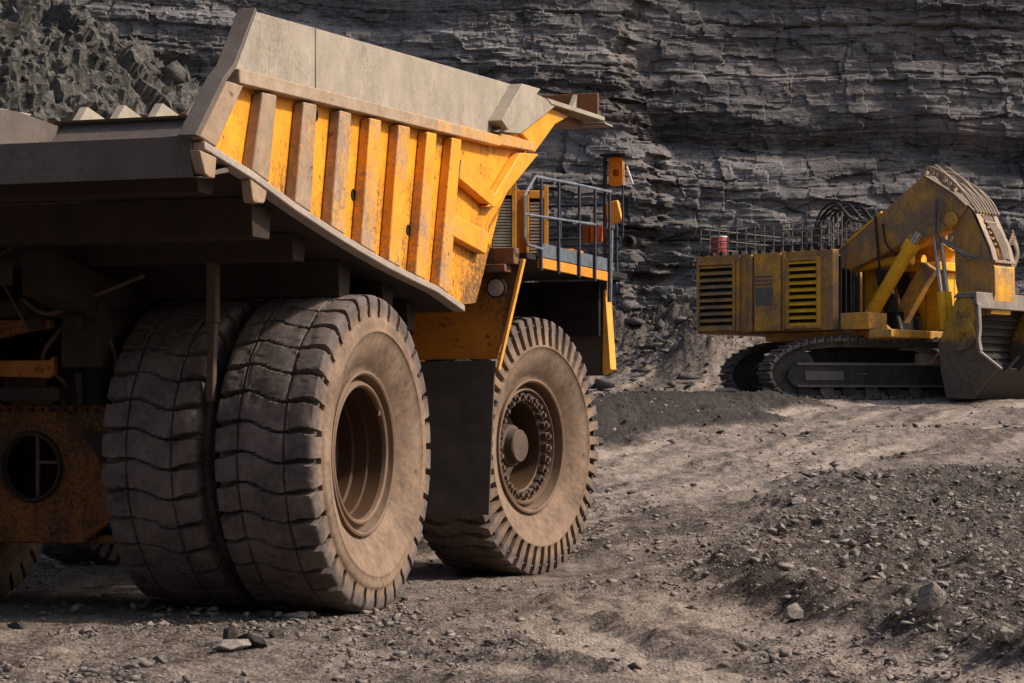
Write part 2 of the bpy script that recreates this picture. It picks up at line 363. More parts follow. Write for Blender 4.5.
def height(x, y, full=True):
    x = np.asarray(x, float); y = np.asarray(y, float)
    t = y - 27.0
    base = .0455 * np.where(t > 12, t, np.log1p(np.exp(np.clip(t, -50, 12) / 3.0)) * 3.0)
    base = np.where(y > 100, .0455 * 73 + (y - 100) * .01, base)
    # dark gravel berm
    q = (x - BA[0]) * BD[1] - (y - BA[1]) * BD[0] + 1.0 * fbm(x * .25, y * .25, seed=3, oct=3)
    up = sstep(0, 3.4, -q) * (1 - .65 * sstep(7, 20, -q)) * .62 * (1 - sstep(66, 80, y)) * sstep(38, 47, y)
    # windrow on the right and the rubble patch behind it
    rd = ridge_dist(x, y) + .30 * fbm(x * .8, y * .8, seed=5, oct=3)
    near = 1 - sstep(25, 29, y)
    wr = .21 * np.exp(-(rd - .30) ** 2 / .13) * near * (.8 + .5 * fbm(x * 1.2, y * 1.2, seed=6, oct=3))
    patch = .13 * sstep(-.1, .8, rd) * (1 - sstep(42, 48, y))
    tl = sstep(88, 101, y + 3 * fbm(x * .12, y * .12, seed=8, oct=3)); talus = 3.4 * tl * (1 + .5 * fbm(x * .2, y * .2, seed=9, oct=3))
    h = base + up + wr + patch + talus
    tl_ = tl
    lane = sstep(.1, 1.0, -rd) * (y < 34)
    h = h + .16 * fbm(x * .16, y * .16, seed=11, oct=3) * sstep(26, 45, y) + .05 * fbm(x * .5, y * .5, seed=12, oct=3) * (1 - .5 * lane)
    rough = .38 + 1.0 * np.maximum(sstep(0, .5, rd) * (1 - sstep(42, 48, y)), np.maximum(sstep(.05, .3, wr), np.maximum(np.where(up > .12, 1, 0), 5 * tl)))
    if full:
        h = h + .055 * fbm(x * 1.7, y * 1.7, seed=20, oct=4, gain=.6) * rough
        f1, f2, rid, gx, gy = cell(x * 4.2, y * 4.2, seed=31)
        h = h + .055 * rough * (rid - .35) * np.clip((f2 - f1) * 3, 0, 1)
        h = h + (.030 + .02 * rough) * (fbm(x * 3.6, y * 3.6, seed=21, oct=4, gain=.75)) * (y < 60) + .035 * np.abs(fbm(x * 1.1, y * 1.1, seed=22, oct=5, gain=.7)) * (y < 90)
        u = (x * BD[1] - y * BD[0])
        h = h + .018 * fbm(u * 2.6, (x * BD[0] + y * BD[1]) * .25, seed=25, oct=3)
    st = np.zeros(np.shape(h)); core_all = np.zeros(np.shape(h))
    for i_, P_ in enumerate(RUTS):
        d_, s_ = polyline_sd(P_, x, y); d_ = d_ + .12 * fbm(x * .9, y * .9, seed=120 + i_, oct=2)
        wd_ = .48 if i_ < 2 else .60
        core = sstep(wd_, wd_ - .16, np.abs(d_)) * np.clip(.55 + .9 * fbm(s_ * .22, d_ * 0 + i_, seed=130, oct=3), 0, 1) * (1 - .9 * sstep(-.1, .4, rd) * (y < 46))
        lip = np.exp(-((np.abs(d_) - wd_ - .06) / .13) ** 2)
        if full: h = h - .055 * core + .05 * lip * np.clip(.5 + fbm(x * 1.3, y * 1.3, seed=140, oct=3), 0, 1) * (1 - .8 * sstep(-.1, .4, rd)) + .016 * core * np.sign(np.sin(s_ * 21 + 2.2 * np.abs(d_))) * (y < 45)
        core_all = np.maximum(core_all, core)
        if i_ == 2: st = fbm(d_ * 1.7, s_ * .04, seed=150, oct=4, gain=.65) - .5 * np.exp(-((np.abs(d_ - .9) - .75) / .12) ** 2) - .4 * np.exp(-((np.abs(d_ + 1.8) - .7) / .14) ** 2)
    # keep the ground flat under the truck's wheels
    lx = (x + 4.337) * math.cos(R(18.8)) - (y - 22.527) * math.sin(R(18.8)); ly = (x + 4.337) * math.sin(R(18.8)) + (y - 22.527) * math.cos(R(18.8))
    under = sstep(4.6, 3.6, np.abs(lx)) * sstep(5.5, 4.2, np.abs(ly - 2.6))
    h = h * (1 - under * .75)
    dark = np.clip(1.15 * sstep(.02, .2, up) * (1 - .8 * sstep(5, 10, -q)) + .55 * sstep(.04, .18, wr) + .36 * sstep(.0, .9, rd) * (1 - sstep(40, 48, y)) + .6 * tl_, 0, 1)
    pale = np.clip(np.exp(-(rd + .55) ** 2 / .10) * (1 - sstep(19, 25, y)) + .55 * np.exp(-(q - 3.2) ** 2 / 2.5) * 0, 0, 1)
    pale = np.clip(.8 * core_all +   .65 * st * (1 - sstep(-.2, .4, rd) * (y < 48)) * sstep(22, 30, y) + pale, -.7, 1.2)
    return h, dark, pale
def gz(x, y): return float(height(np.array([x]), np.array([y]))[0][0])
def axis_pts(segs):
    out = [segs[0][0]]
    for a, b, st in segs:
        n = max(1, int(round((b - a) / st))); out += [a + (b - a) * (i + 1) / n for i in range(n)]
    return np.array(out)
def grid_mesh(name, V, nx, ny, mat, attrs={}):
    me = bpy.data.meshes.new(name)
    idx = np.arange(nx * ny).reshape(ny, nx)
    F = np.stack([idx[:-1, :-1], idx[:-1, 1:], idx[1:, 1:], idx[1:, :-1]], -1).reshape(-1, 4)
    me.vertices.add(len(V)); me.vertices.foreach_set('co', V.astype(np.float32).ravel())
    me.loops.add(F.size); me.loops.foreach_set('vertex_index', F.astype(np.int32).ravel())
    me.polygons.add(len(F)); me.polygons.foreach_set('loop_start', np.arange(0, F.size, 4, dtype=np.int32))
    me.polygons.foreach_set('use_smooth', np.ones(len(F), bool))
    me.update(); me.validate()
    for k, a in attrs.items():
        at = me.attributes.new(k, 'FLOAT', 'POINT'); at.data.foreach_set('value', a.astype(np.float32).ravel())
    me.materials.append(mat); o = bpy.data.objects.new(name, me); C.objects.link(o); return o
xs = axis_pts([(-600, -90, 60), (-90, -30, 3), (-30, -9, .3), (-9, 9, .065), (9, 20, .16), (20, 40, .5), (40, 100, 3), (100, 600, 60)])
ys = axis_pts([(-300, -20, 40), (-20, 13, 2), (13, 26, .055), (26, 36, .08), (36, 56, .14), (56, 84, .25), (84, 106, .3), (106, 116, 1), (116, 400, 40)])
X_, Y_ = np.meshgrid(xs, ys); H_, dk, pl = height(X_, Y_)
g = grid_mesh('ground', np.stack([X_, Y_, H_], -1).reshape(-1, 3), len(xs), len(ys), M['ground'], {'dark': dk, 'pale': pl}); g['kind'] = 'structure'

# quarry face: beds, blocks, gullies and a slope of debris at its foot
us = axis_pts([(-130, -60, 1.6), (-60, -32, .3), (-32, 33, .085), (33, 60, .3), (60, 130, 1.6)]); zs = axis_pts([(-1, 1.5, .25), (1.5, 23, .072), (23, 40, .17)])
U, Z = np.meshgrid(us, zs)
zw = Z + .03 * U + .9 * fbm(U * .05, Z * .08, seed=40, oct=2) + .06 * fbm(U * .3, Z * .2, seed=41, oct=3)
def beds(zz, th, seed, u):
    k = np.floor(zz / th); fr = zz / th - k
    a = vnoise(u * .06 + k * 7.3, k * 3.1, None, seed); b = vnoise(u * .06 + (k + 1) * 7.3, (k + 1) * 3.1, None, seed)
    return a + (b - a) * sstep(.80, 1.0, fr), k
b1, k1 = beds(zw, 2.3, 50, U); b2, k2 = beds(zw + .1 * fbm(U * .2, Z * .2, seed=44, oct=2), .62, 52, U * 3); b3, k3 = beds(zw, .21, 54, U * 7)
def bricks(zz, th, wd, u, seed):
    """joint blocks along the beds: random set-back, tilt and a chipped edge for each block"""
    k = np.floor(zz / th); row = _h(k, k * 0, k * 0, seed); uu = u / wd * (.6 + .8 * row) + row * 37.0
    j = np.floor(uu); fz, fu = zz / th - k, uu - j
    a, b_, c_ = _h(j, k, k * 0, seed + 1), _h(j, k, k * 0 + 1, seed + 1), _h(j, k, k * 0 + 2, seed + 1)
    e = np.minimum(np.minimum(fz, 1 - fz) * th, np.minimum(fu, 1 - fu) * wd + .05 + .25 * _h(j, k, k * 0 + 3, seed + 1))
    return (a - .5) * .8 + 1.0 * (b_ - .5) * (fz - .5) + 1.6 * (c_ - .5) * (fu - .5), e
def facets(u, v, seed, jy=1.0):
    f1, f2, rid, gx, gy = cell(u, v, seed, jy); k = rid * 9973.0
    rx = _h(np.floor(k), k * 0, k * 0, seed + 9) - .5; ry = _h(np.floor(k), k * 0 + 1, k * 0, seed + 9) - .5
    return (rid - .5) * .6 + 1.7 * rx * gx + 1.7 * ry * gy
wu = U + .22 * fbm(U * .5, Z * .6, seed=60, oct=4) + .06 * fbm(U * 2.4, Z * 2.4, seed=66, oct=3)
wz = zw + .12 * fbm(U * .22, Z * .5, seed=65, oct=4) + .02 * fbm(U * 1.2, Z * 1.2, seed=67, oct=3)
B1, e1 = bricks(wz, 2.7, 7.5, wu, 61); B2, e2 = bricks(wz + .3, .95, 3.1, wu * 1.07, 62); B3, e3 = bricks(wz, .34, 1.4, wu, 63)
F1 = facets(wu / 3.4, wz / 1.4, 161, .25); F2 = facets(wu / 1.3 + 5, wz / .50, 162, .25); F3 = facets(wu / .5 + 5, wz / .22, 163, .3)
amp = .35 + .75 * np.clip(fbm(U * .07 + 3, Z * .11, seed=70, oct=3) + .45, 0, 1)
gul = ridged(U * .11 + .3 * fbm(U * .1, Z * .1, seed=71, oct=3), Z * .03, seed=72)
B4, e4 = bricks(wz + .1, .15, .8, wu, 64)
frac = sstep(-.12, .30, fbm(U * .13 + 2, Z * .20, seed=69, oct=4)); sm = .12 + .88 * frac
out = .55 * b1 + .20 * b2 + .04 * sm * b3 + .70 * amp * B1 + .40 * (.5 + .5 * amp) * B2 + .17 * sm * B3 + .06 * sm * B4 + .55 * amp * F1 + .30 * F2 + .12 * sm * F3
out = out - .16 * sstep(.10, 0, e1) - .10 * sstep(.08, 0, e2) * (.3 + .7 * frac) - .04 * sm * sstep(.05, 0, e3)
out = out + 1.2 * fbm(U * .045, Z * .05, seed=73, oct=3) + .35 * fbm(U * .3, Z * .45, seed=74, oct=5, gain=.5) + .7 * (gul - .7)
cx0 = 6.0 + 1.4 * fbm(Z * .15, Z * .05, seed=75, oct=3) + .7 * fbm(Z * 1.1, U * .6, seed=83, oct=4, gain=.65) + .5 * np.round(2 * vnoise(k2 * 1.7, k2 * .3, None, 84))                 # buttress left of the corner
out = out + 2.2 * sstep(cx0 + .7, cx0 - .6, U) * sstep(-10, 2, U) * .85
seam = np.exp(-((zw - (15.9 - .06 * (U - 8))) / .75) ** 2) * sstep(3, 8, U)
out = out - 1.1 * seam
out = out + .10 * sm * np.abs(fbm(U * .9, Z * 2.0, seed=76, oct=5, gain=.7)) + .05 * sm * fbm(U * 3.3, Z * 4.5, seed=68, oct=3, gain=.85)
tal = sstep(6.2, 2.4, Z - 1.3 * fbm(U * .12, U * .07 + 5, seed=77, oct=3))
zt = 3.6
talus = 3.0 * tal * tal
out = .62 * out
yb = 104.0 - out * (1 - .55 * tal) - talus + .22 * Z + .4 * fbm(U * .9, Z * 1.5, seed=78, oct=4, gain=.6) * tal
Zd = Z + .03 * fbm(U * 1.3, Z * 1.3, seed=79, oct=3) * (1 - tal)
tone = np.clip(.5 + .35 * vnoise(k1 * 5.7, U * .03, None, 80) + .3 * vnoise(k2 * 3.3, U * .08, None, 81) - .55 * seam + .15 * tal, 0, 1)
cl = grid_mesh('cliff', np.stack([U, yb, Zd], -1).reshape(-1, 3), len(us), len(zs), M['cliff'], {'tone': tone}); cl['kind'] = 'structure'; cl.data.polygons.foreach_set('use_smooth', np.zeros(len(cl.data.polygons), bool))

# pit wall out of view behind the camera, added to block low sky light
bx = axis_pts([(-160, 160, 4)]); by = axis_pts([(-110, -22, 4)]); BX, BY = np.meshgrid(bx, by)
bz = 44 * sstep(-26, -62, BY - .002 * BX ** 2 * 0 + 5 * fbm(BX * .04, BY * .04, seed=97, oct=4)) - .6
pw = grid_mesh('sky_block_wall', np.stack([BX, BY, bz], -1).reshape(-1, 3), len(bx), len(by), M['cliff'], {'tone': bz * 0 + .5}); pw['kind'] = 'structure'

# spoil heap on the left
ht = np.arange(-2.2, .9, .0042); hp_ = np.concatenate([np.arange(0, 8, .5), np.arange(8, 36, .11)])
PR = np.array([(0, 22.5), (6, 20), (10, 17), (13.5, 14.0), (17.5, 11.2), (20.0, 8.5), (23.5, 3.5), (27.5, -2.5)]); al_ = np.concatenate([[0], np.cumsum(np.hypot(*np.diff(PR, axis=0).T))])
TH, AR = np.meshgrid(ht, hp_)
hr = np.interp(AR, al_, PR[:, 0]); hz0 = np.interp(AR, al_, PR[:, 1]); W_ = TH * 18.0
nr, nz = np.interp(AR, al_, [.25, .45, .6, .62, .65, .75, .82, .8]), np.interp(AR, al_, [.95, .88, .8, .78, .75, .66, .57, .6])
wa, wb = W_ + .4 * fbm(W_ * .5, AR * .5, seed=101, oct=4), AR + .4 * fbm(W_ * .5 + 9, AR * .5, seed=102, oct=4)
hd = 1.2 * fbm(W_ * .10, AR * .16, seed=93, oct=4) + 0.7 * facets(wa / 2.6, wb / 2.0, 171) + .38 * facets(wa / 1.0, wb / .85, 172) + .20 * facets(wa / .42, wb / .38, 173) + .35 * np.abs(fbm(W_ * .4, AR * .5, seed=95, oct=6, gain=.72)) + .12 * fbm(W_ * 2.6, AR * 2.6, seed=96, oct=3, gain=.8)
hR = hr + hd * nr; SPX = -27 + hR * np.cos(TH); SPY = 70 + hR * np.sin(TH); SPZ = hz0 + hd * nz
sp = grid_mesh('spoil_heap', np.stack([SPX, SPY, SPZ], -1).reshape(-1, 3), len(ht), len(hp_), M['spoil']); sp['kind'] = 'structure'; sp.data.polygons.foreach_set('use_smooth', np.zeros(len(sp.data.polygons), bool))

# ------------------------------------------------------------------ stones
def rock_bm(seed, sx=1, sy=1, sz=1, n=16):
    r_ = random.Random(seed); bm = bmesh.new()
    for i in range(n):
        v = Vector((r_.gauss(0, 1), r_.gauss(0, 1), r_.gauss(0, 1))).normalized() * r_.uniform(.78, 1.0)
        bm.verts.new((v.x * sx * .5, v.y * sy * .5, v.z * sz * .5))
    res = bmesh.ops.convex_hull(bm, input=bm.verts)
    bmesh.ops.delete(bm, geom=[e for e in res['geom_interior'] if isinstance(e, bmesh.types.BMVert)], context='VERTS')
    bmesh.ops.recalc_face_normals(bm, faces=bm.faces); return bm
def stone(name, seed, px, py, sx, sy, sz, rot, mat, sink=.25, n=16, z=None):
    bm = rock_bm(seed, sx, sy, sz, n)
    bmesh.ops.bevel(bm, geom=list(bm.edges), offset=min(sx, sy, sz) * .035, segments=1, affect='EDGES')
    bmesh.ops.triangulate(bm, faces=bm.faces); bmesh.ops.subdivide_edges(bm, edges=bm.edges, cuts=2, use_grid_fill=True)
    m = min(sx, sy, sz)
    co = np.array([v.co[:] for v in bm.verts]); nn = fbm(co[:, 0] / m * 2.2, co[:, 1] / m * 2.2, co[:, 2] / m * 2.2, seed=seed, oct=4, gain=.6)
    bm.normal_update()
    for v, k in zip(bm.verts, nn): v.co += v.normal * float(k) * m * .045
    me = bpy.data.meshes.new(name); bm.to_mesh(me); bm.free(); me.materials.append(mat)
    o = bpy.data.objects.new(name, me); C.objects.link(o); o.rotation_euler = rot
    o.location = (px, py, (gz(px, py) if z is None else z) + sz * (.5 - sink)); return o
protos = []
for k in range(60):
    bm = rock_bm(500 + k, 1, rng.uniform(.5, .95), rng.uniform(.22, .6), 7 if k < 45 else 9); bmesh.ops.triangulate(bm, faces=bm.faces); bm.verts.index_update()
    protos.append((np.array([v.co[:] for v in bm.verts]), np.array([[v.index for v in f.verts] for f in bm.faces]))); bm.free()
def scatter(name, P, size, mat, lift=.2, chunky=False):
    VV, FF = [], []; o = 0; g_ = np.random.default_rng(5)
    for (x, y, z), s in zip(P, size):
        v, f = protos[int(g_.integers(len(protos)))]; v = v * (1, 1.1, 2.0) if chunky else v; a = g_.uniform(0, 6.283); tl = g_.uniform(-.5, .5); ca, sa = math.cos(a), math.sin(a); ct, st = math.cos(tl), math.sin(tl)
        Rm = np.array([[ca, -sa * ct, sa * st], [sa, ca * ct, -ca * st], [0, st, ct]])
        VV.append(v @ Rm.T * s + (x, y, z + s * lift)); FF.append(f + o); o += len(v)
    V = np.concatenate(VV); F = np.concatenate(FF)
    me = bpy.data.meshes.new(name); me.vertices.add(len(V)); me.vertices.foreach_set('co', V.astype(np.float32).ravel())
    me.loops.add(F.size); me.loops.foreach_set('vertex_index', F.astype(np.int32).ravel())
    me.polygons.add(len(F)); me.polygons.foreach_set('loop_start', np.arange(0, F.size, 3, dtype=np.int32)); me.update(); me.validate()
    me.materials.append(mat); ob = bpy.data.objects.new(name, me); C.objects.link(ob); ob['kind'] = 'stuff'; return ob
G = np.random.default_rng(3)
def pick(n, x0, x1, y0, y1, w_):
    x = G.uniform(x0, x1, n); y = y0 + (y1 - y0) * G.uniform(0, 1, n) ** 1.25
    k = np.abs(x) < .27 * y + 2
    x, y = x[k], y[k]; h, d, p_ = height(x, y); keep = G.uniform(0, 1, len(x)) < w_(x, y, d, p_)
    return x[keep], y[keep], h[keep]
x, y, h = pick(240000, -7, 8, 14, 36, lambda x, y, d, p_: np.clip(.12 + 1.5 * np.clip(fbm(x * .9, y * .45, seed=99, oct=4), -.2, 1) + .5 * d, .02, 1))
s = .012 + .018 * G.pareto(2.5, len(x)); s = np.clip(s, .01, .17)
scatter('gravel', np.stack([x, y, h], -1), s, M['stone'])
x, y, h = pick(45000, -3, 13, 14, 50, lambda x, y, d, p_: np.where((d > .2) & (y < 49), .95, .02))
s = np.clip(.026 + .042 * G.pareto(2.4, len(x)), .02, .24)
scatter('rubble', np.stack([x, y, h], -1), s, M['stone'])
x, y, h = pick(60000, -13, 22, 34, 98, lambda x, y, d, p_: np.where(d > .25, .9, np.clip(.12 + .9 * fbm(x * .3, y * .3, seed=98, oct=3), .04, 1)))
s = np.clip(.025 + .04 * G.pareto(2.5, len(x)), .025, .3)
m_ = G.uniform(0, 1, len(x)) < .5
scatter('gravel', np.stack([x, y, h], -1)[m_], s[m_], M['stone_dark']); scatter('gravel', np.stack([x, y, h], -1)[~m_], s[~m_], M['stone'])
ri, ci = G.integers(20, len(hp_) - 2, 16000), G.integers(0, len(ht), 16000); Q = np.stack([SPX[ri, ci], SPY[ri, ci], SPZ[ri, ci]], -1)
s = np.clip(.12 + .13 * G.pareto(2.2, len(Q)), .08, 1.0)
scatter('rubble', Q, s, M['spoil'], .05, True)
x = G.uniform(-4, 24, 9000); y = G.uniform(84, 103, 9000); h, d, p_ = height(x, y); k = G.uniform(0, 1, 9000) < sstep(84, 97, y) + .08; x, y, h = x[k], y[k], h[k]
s = np.clip(.10 + .13 * G.pareto(2.3, len(x)), .1, 1.3)
scatter('rubble', np.stack([x, y, h], -1), s, M['cliff_stone'], .2)
for a in [
    (11, 3.32, 17.75, .28, .26, .40, (.1, .15, .4), 'stone', .14, 'big upright pale grey boulder standing on the gravel windrow'),
    (23, 2.50, 19.9, .24, .22, .21, (0, 0, 1), 'stone', .2, 'rounded pale stone at the foot of the windrow, left of the upright boulder'),
    (31, 3.62, 16.5, .24, .18, .15, (0, .2, .2), 'stone', .3, 'tan wedge shaped stone near the lower right end of the windrow'),
    (43, -2.02, 20.85, .34, .24, .13, (0, 0, .1), 'stone', .25, 'flat tan slab of rock beside the outer rear tyre'),
    (44, -2.28, 20.95, .26, .24, .13, (.1, 0, .8), 'stone_dark', .3, 'dark dusty rock touching the tan slab under the rear tyre'),
    (55, -2.20, 17.55, .44, .34, .10, (.05, -.1, .3), 'stone', .2, 'pale flat shard of rock lying in front of the rear wheels'),
    (57, -2.24, 17.70, .16, .12, .30, (.25, .2, .3), 'stone_dark', .2, 'pointed black shard standing up behind the pale flat shard'),
    (59, -2.06, 17.68, .34, .10, .17, (.5, .25, -.4), 'stone_dark', .2, 'sloping black shard leaning right of the pointed shard'),
    (61, -2.02, 19.2, .16, .13, .12, (0, 0, .5), 'stone_dark', .25, 'small dark stone between the rear tyre slab and the shards'),
    (77, 7.65, 78.6, 1.25, .9, .62, (0, .05, .2), 'stone', .2, 'squared grey block of rock at the rear end of the far crawler track'),
    (79, 8.95, 77.6, .7, .6, .55, (0, .3, .5), 'stone', .25, 'pale pointed rock between the two crawler tracks'),
    (83, 2.25, 26.2, .3, .25, .2, (0, .1, .9), 'stone', .3, 'brown stone at the far upper end of the windrow'),
    (84, 1.9, 50.5, .5, .4, .3, (0, 0, .3), 'stone_dark', .3, 'dark stone at the foot of the berm right of the front wheel'),
    (86, -4.35, 19.6, .20, .16, .14, (0, 0, .3), 'stone_dark', .3, 'dark stone lying alone at the far left, at the edge of the truck shadow'),
    (88, 2.85, 16.9, .17, .15, .12, (0, 0, .3), 'stone_dark', .3, 'dark angular stone on the dirt just below the upright boulder'),
    (89, 4.35, 33.8, .34, .26, .22, (.2, 0, .3), 'stone', .3, 'pale stone at the rear of the rubble patch')]:
    tag(stone('boulder', a[0], a[1], a[2], a[3], a[4], a[5], a[6], M[a[7]], a[8]), a[9], 'rock')
k = 0
while k < 70:
    px, py = rng.uniform(2.2, 9.5), rng.uniform(17, 44)
    if px > .25 * py + .4: continue
    rd = float(ridge_dist(np.array([px]), np.array([py]))[0])
    if rd < .25 or (abs(px - 3.32) < .5 and abs(py - 17.75) < 1): continue
    s_ = rng.uniform(.09, .22) * (1 if py < 26 else 1.25)
    o = stone('stone', 900 + k, px, py, s_, s_ * rng.uniform(.6, 1), s_ * rng.uniform(.4, .75), (rng.uniform(-.3, .3), rng.uniform(-.3, .3), rng.uniform(0, 6)), M['stone'], .2, 12)
    tag(o, 'small angular grey stone among the rubble behind the windrow', 'stone', 'stones strewn over the rubble patch'); k += 1

# ================================================================== DUMP TRUCK  (local: x right, y forward, z up; origin under the rear axle)
truck = empty('dump_truck', (-4.337, 22.527, 0), R(-18.8))
tag(truck, 'huge yellow mining dump truck seen from behind, dusty raised body on double rear tyres', 'dump truck')

def tyre_mesh(front):
    nl, sub = (48, 20) if front else (34, 28)
    nth = nl * sub
    half = [(0, 1.538), (.05, 1.538), (.10, 1.537), (.15, 1.536), (.18, 1.536), (.20, 1.535), (.215, 1.535), (.23, 1.535), (.245, 1.534), (.26, 1.534), (.28, 1.533), (.31, 1.531), (.34, 1.531), (.38, 1.529),
            (.42, 1.526), (.448, 1.521), (.470, 1.512), (.483, 1.495), (.489, 1.465), (.491, 1.43), (.491, 1.39), (.487, 1.36), (.490, 1.335), (.492, 1.31), (.500, 1.30), (.512, 1.285), (.516, 1.26), (.517, 1.22), (.518, 1.19), (.523, 1.183), (.522, 1.17), (.511, 1.16), (.496, 1.10),
            (.470, 1.03), (.436, .96), (.398, .90), (.365, .855), (.345, .83), (.338, .81), (.332, .79), (.30, .78)]
    if front:
        i0 = next(i for i, q in enumerate(half) if q[1] < 1.50); i1 = next(i for i, q in enumerate(half) if q[1] < 1.185)
        half = half[:i0] + [(.474, 1.49), (.480, 1.46), (.485, 1.42), (.490, 1.38), (.495, 1.34), (.500, 1.30), (.505, 1.26), (.510, 1.225), (.515, 1.20)] + half[i1:]
    prof = [(-a, b) for a, b in half[:0:-1]] + half
    p = np.array(prof); m = len(p); th = np.arange(nth) / sub                       # in lug pitches
    xx = np.broadcast_to(p[:, 0], (nth, m)).copy(); rr_ = np.broadcast_to(p[:, 1], (nth, m)).copy()
    T = np.broadcast_to(th[:, None], (nth, m)); s_ = np.clip(xx / .47, -1.05, 1.05)
    if not front:
        ph = np.interp(s_, [-1.05, -.75, -.5, -.28, 0, .28, .5, .8, 1.05], [0, .04, .16, .14, -.08, -.22, -.22, -.14, -.20])
        wd = np.interp(np.abs(s_), [0, .35, .6, .85, 1.05], [.030, .036, .075, .11, .12]); dp = np.interp(np.abs(s_), [0, .3, .55, .8], [.045, .055, .085, .10])
    else:
        ph = np.interp(s_, [-1.05, -.3, .3, 1.05], [.25, -.2, .2, -.25]); wd = np.interp(np.abs(s_), [0, .3, .55, 1.05], [.05, .10, .18, .21]); dp = np.interp(np.abs(s_), [0, .25, .5, .8], [.02, .035, .07, .09])
    nz = .012 * fbm(T * 1.1, s_ * 3, seed=7, oct=3)
    fr = np.abs(((T + ph + nz + .5) % 1) - .5)
    mask = sstep(wd, np.maximum(wd * .75, wd - .03), fr)
    hi = sstep(1.30, 1.38, rr_) * (rr_ > 1.31) if not front else sstep(1.185, 1.25, rr_)
    shoulder = sstep(1.50, 1.46, rr_)
    cut = mask * dp * hi
    rn = rr_ - cut * (1 - .45 * shoulder); xn = xx - np.sign(xx) * cut * shoulder * .9
    if not front:
        for s0 in (-.5213, .4574):
            line = np.exp(-((s_ - s0) / .020) ** 2) * (rr_ > 1.5); rn = rn - .035 * line
        for s0 in (-.12, .12):
            line = np.exp(-((s_ - s0) / .014) ** 2) * (rr_ > 1.5) * (vnoise(T * .7, s_ * 0 + s0 * 50, None, 3) > .1); rn = rn - .008 * line
    rn = rn + (.006 * fbm(T * .9, s_ * 4, seed=9, oct=3)) * (rr_ > 1.4)
    rn = rn - .008 * sstep(.5, .60, fbm(T * 1.7, s_ * 7, seed=14, oct=3, gain=.5)) * (rr_ > 1.45) - .006 * sstep(.5, .62, fbm(T * .5, s_ * 22, seed=15, oct=3)) * (rr_ > 1.47)
    ang = T / nl * 2 * math.pi
    # flatten the foot where it carries the load
    yv = rn * np.cos(ang); zv = rn * np.sin(ang)
    low = np.clip(-zv - 1.505, 0, 1); zv = zv + low * .8
    xn = xn + np.sign(xn) * .030 * np.exp(-((zv + 1.35) / .28) ** 2) * sstep(.3, .45, np.abs(xn)) * np.exp(-(yv / .7) ** 2)
    V = np.stack([xn, yv, zv], -1).reshape(-1, 3)
    idx = np.arange(nth * m).reshape(nth, m); nx_ = np.roll(idx, -1, 0)
    F = np.stack([idx[:, :-1], idx[:, 1:], nx_[:, 1:], nx_[:, :-1]], -1).reshape(-1, 4)
    me = bpy.data.meshes.new('tyre'); me.vertices.add(len(V)); me.vertices.foreach_set('co', V.astype(np.float32).ravel())
    me.loops.add(F.size); me.loops.foreach_set('vertex_index', F.astype(np.int32).ravel()); me.polygons.add(len(F))
    me.polygons.foreach_set('loop_start', np.arange(0, F.size, 4, dtype=np.int32)); me.polygons.foreach_set('use_smooth', np.ones(len(F), bool)); me.update(); me.validate()
    me.set_sharp_from_angle(angle=R(38))
    dust = sstep(1.50, 1.30, rr_) * (1 - .55 * mask * hi) * (.82 + .18 * sstep(1.33, 1.25, rr_))
    dust = np.where(xx < -.2, dust * .2, dust)  # shade of the gap between dual tyres, painted on the inner sidewall
    if front: dust = np.maximum(dust, .35 * sstep(1.2, 1.5, rr_) * (1 - mask))
    at = me.attributes.new('dust', 'FLOAT', 'POINT'); at.data.foreach_set('value', dust.astype(np.float32).ravel())
    me.materials.append(M['tyre']); return me
def link(name, me, parent, loc=(0, 0, 0)):
    o = bpy.data.objects.new(name, me); C.objects.link(o); o.parent = parent; o.location = loc; return o
# rear wheel (one of each pair; the open side of its rim faces +x)
b = MB(); b.lathe([(.33, .80), (.375, .797), (.383, .775), (.37, .757), (.29, .745), (.27, .735), (.27, .715), (.32, .695), (.345, .68), (.35, .66), (.335, .642), (.30, .635), (-.34, .60), (-.35, .75), (-.42, .76), (-.43, .795), (-.40, .80)], 96)
rw = b.build('wheel', M['rim'], truck, smooth=35, loc=(2.71, 0, 1.53)); b = MB()
b.lathe([(.298, .632), (.16, .622), (.15, .60), (.02, .592), (.0, .57), (-.14, .56), (-.16, .53), (-.33, .51), (-.335, 0.0)], 64); b.build('rim_barrel', M['rim_in'], rw)
b = MB(); b.lathe([(-.334, .40), (-.20, .38), (-.19, .30), (-.10, .28), (-.09, 0)], 48); b.build('hub', M['hub'], rw)
for k in range(18):
    a = 6.28318 * k / 18; b = MB(); b.lathe([(-.335, .034), (-.27, .032), (-.268, 0)], 6, 'x', (0, .45 * math.cos(a), .45 * math.sin(a))); b.build('hub_bolt', M['hub'], rw, smooth=20)
b = MB(); b.tube([(.27, .50, .42), (.33, .47, .40), (.345, .44, .37)], .012, 8); b.build('valve_stem', M['chrome'], rw)
link('tyre', tyre_mesh(False), rw)
copy_tree(rw, truck, (1.55, 0, 1.53), (R(7), 0, R(180))); copy_tree(rw, truck, (-2.69, 0, 1.53), (R(3), 0, R(180))); copy_tree(rw, truck, (-1.55, 0, 1.53), (R(8), 0, 0))
